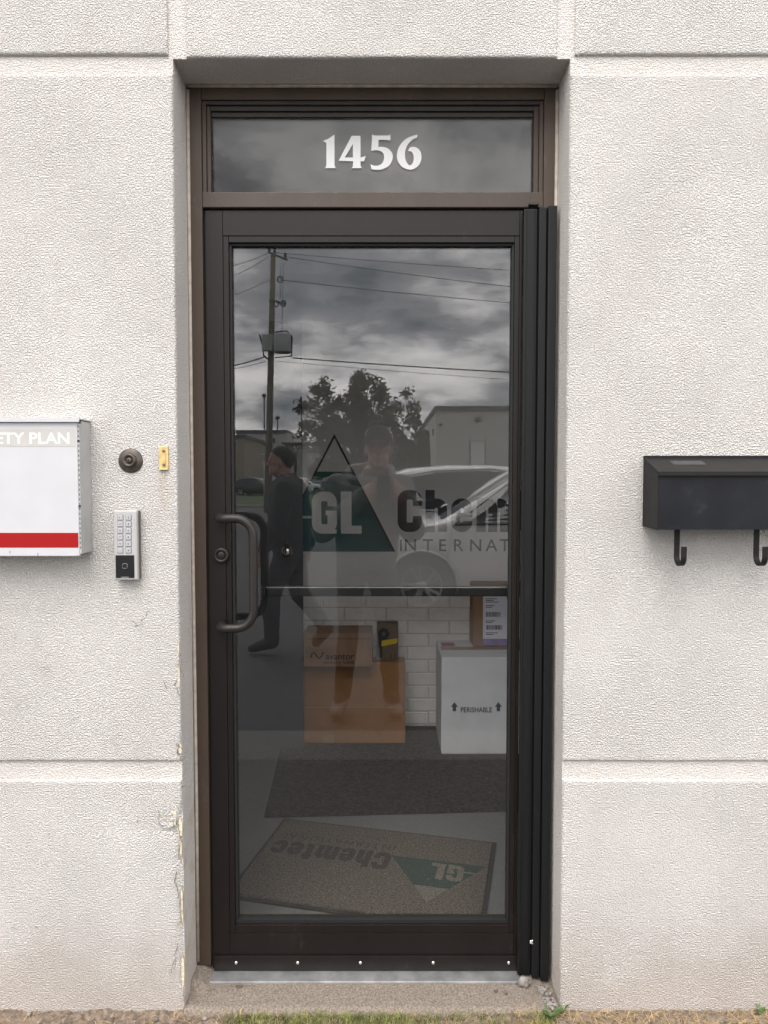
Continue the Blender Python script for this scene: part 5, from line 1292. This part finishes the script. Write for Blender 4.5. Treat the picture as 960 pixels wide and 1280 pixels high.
hd = MB().tube([(Xc+.01-.13, Yc+.04, 1.475), (Xc-.10, Yc-.06, 1.53), (Xc+.03, Yc-.10, 1.55), (Xc+.15, Yc-.05, 1.53), (Xc+.16, Yc+.05, 1.475), (Xc+.05, Yc+.125, 1.455), (Xc-.06, Yc+.115, 1.455), (Xc-.12, Yc+.04, 1.475)], .034, 10); hd.build('hood', 'hoodie', ph)
MB().box(Xc-.10, Xc+.10, Yc+.128, Yc+.142, 1.02, 1.14, .006).build('pouch_pocket', 'hoodie', ph)
phn = thing('phone', 'black phone held up by the person in the grey hooded sweatshirt', 'phone', (0, -1.912, 1.334))
MB().box(-.0375, .0375, -1.9135, -1.9055, 1.334, 1.492, .003).build('phone_case', 'plastic_black', phn)
MB().lathe([(.007,0),(.007,.0012),(.0052,.0016),(.0050,.0004),(0,.0004)], (.022, -1.9055, 1.473), axis=(0,1,0), n=16).build('lens', 'black_gloss', phn)

# walking person
H = Vector((-.885, -3.83, 1.615)); Xc, Yc = -.80, -3.83
J = {'pelvis':(Xc,Yc,.95), 'waist':(Xc-.005,Yc,1.10), 'chest':(Xc-.02,Yc,1.32), 'neck':(Xc-.05,Yc,1.46), 'throat':(H.x+.03,H.y,1.51), 'skull':(H.x+.012,H.y,1.60)}
Rd = {'pelvis':(.180,.200), 'waist':(.185,.200), 'chest':(.180,.210), 'neck':.078, 'throat':.060, 'skull':.07}
E = [('pelvis','waist'),('waist','chest'),('chest','neck'),('neck','throat'),('throat','skull')]
for s, n, sw_ in ((1,'a',-1),(-1,'b',1)):
    J['sh'+n] = (Xc-.02, Yc+s*.19, 1.40); J['el'+n] = (Xc+.02-.09*sw_*-1, Yc+s*.25, 1.12); J['wr'+n] = (Xc-.03-.16*sw_*-1, Yc+s*.23, .90); J['palm'+n] = (Xc-.05-.17*sw_*-1, Yc+s*.225, .84)
    Rd['sh'+n] = .100; Rd['el'+n] = .080; Rd['wr'+n] = .058; Rd['palm'+n] = (.022, .036); E += [('chest','sh'+n),('sh'+n,'el'+n),('el'+n,'wr'+n),('wr'+n,'palm'+n)]
    px_ = J['palm'+n]
    for k in range(4):
        q = f'f{n}{k}'; xo = px_[0] - .030 + .020*k
        J[q+'0'] = (xo, px_[1]-s*.004, px_[2]-.045); J[q+'1'] = (xo-.004, px_[1]-s*.010, px_[2]-.078); J[q+'2'] = (xo-.006, px_[1]-s*.022, px_[2]-(.104 if k in (1,2) else .094))
        Rd[q+'0'] = .0100; Rd[q+'1'] = .0090; Rd[q+'2'] = .0078; E += [('palm'+n, q+'0'),(q+'0', q+'1'),(q+'1', q+'2')]
    q = 't'+n; J[q+'0'] = (px_[0]-.040, px_[1]-s*.012, px_[2]-.012); J[q+'1'] = (px_[0]-.056, px_[1]-s*.022, px_[2]-.044); Rd[q+'0'] = .012; Rd[q+'1'] = .0095; E += [('palm'+n, q+'0'),(q+'0', q+'1')]
    J['hip'+n] = (Xc, Yc+s*.095, .88)
    if n == 'a': J['kna'] = (Xc-.16, Yc+.10, .49); J['ana'] = (Xc-.15, Yc+.10, .095); J['toea'] = (Xc-.32, Yc+.11, .040)
    else: J['knb'] = (Xc+.06, Yc-.10, .48); J['anb'] = (Xc+.30, Yc-.10, .17); J['toeb'] = (Xc+.20, Yc-.105, .035)
    Rd['hip'+n] = .112; Rd['kn'+n] = .084; Rd['an'+n] = .062; Rd['toe'+n] = (.045, .036); E += [('pelvis','hip'+n),('hip'+n,'kn'+n),('kn'+n,'an'+n),('an'+n,'toe'+n)]
hb = [((H.x+.005, H.y, H.z+.025), (.100, .077, .105), I3), ((H.x-.022, H.y, H.z-.055), (.072, .058, .070), I3), ((H.x-.108, H.y, H.z-.022), (.020, .013, .018), I3), ((H.x-.098, H.y, H.z+.004), (.014, .009, .028), I3),
      ((H.x+.010, H.y+.078, H.z-.008), (.018, .010, .031), I3), ((H.x+.010, H.y-.078, H.z-.008), (.018, .010, .031), I3), ((H.x-.090, H.y, H.z-.062), (.010, .022, .007), I3), ((H.x-.090, H.y, H.z-.075), (.009, .019, .006), I3), ((H.x-.080, H.y, H.z-.100), (.018, .024, .018), I3)]
def reg2(c):
    if c.z > 1.50: return 0
    if c.z < .875 and c.z > .70 and abs(c.y - Yc) > .185 and min((c - Vector(J['palm'+n])).length for n in 'ab') < .13: return 0
    if c.z > .90: return 1
    return 2 if c.z > .09 and not (c.x > Xc+.20 and c.z < .13) else 3
wk = figure('person', 'person in dark jacket and trousers walking to the left across the lot, seen only mirrored', (Xc, Yc, GZ), J, E, Rd, hb, reg2, ['skin', 'jacket', 'jeans', 'shoe_dark'], .0075)
hr = MB(); hc = Vector((H.x+.016, H.y, H.z+.030))
def hairpt(u, v):
    d = Vector((math.cos(u)*math.cos(v), math.sin(u)*math.cos(v), math.sin(v))); k = 1.0 + .05*noise.noise(d*5) + .05*noise.noise(d*16)
    return hc + Vector((d.x*.106*k, d.y*.089*k, d.z*.113*k))
def lowv(u): c_ = math.cos(u); return .05 + .52*max(0, -c_) - .95*max(0, c_)**.7
hr.grid(lambda u, v: hairpt(u, lowv(u) + (math.pi/2 - lowv(u))*v), [2*math.pi*i/36 for i in range(37)], [i/8 for i in range(9)]); hr.build('hair', 'hair', wk)
for s in (-1, 1): MB().lathe([(0,.006),(.006,.005),(.011,0)], (H.x-.092, H.y + s*.032, H.z+.010), axis=(-1,0,0), n=12).build('eye', 'hair', wk)
MB().tube([(H.x+.01, H.y+.085, 1.49), (H.x+.10, H.y+.06, 1.50), (H.x+.12, H.y, 1.505), (H.x+.10, H.y-.06, 1.50), (H.x+.01, H.y-.085, 1.49)], .022, 8).build('collar', 'jacket', wk)
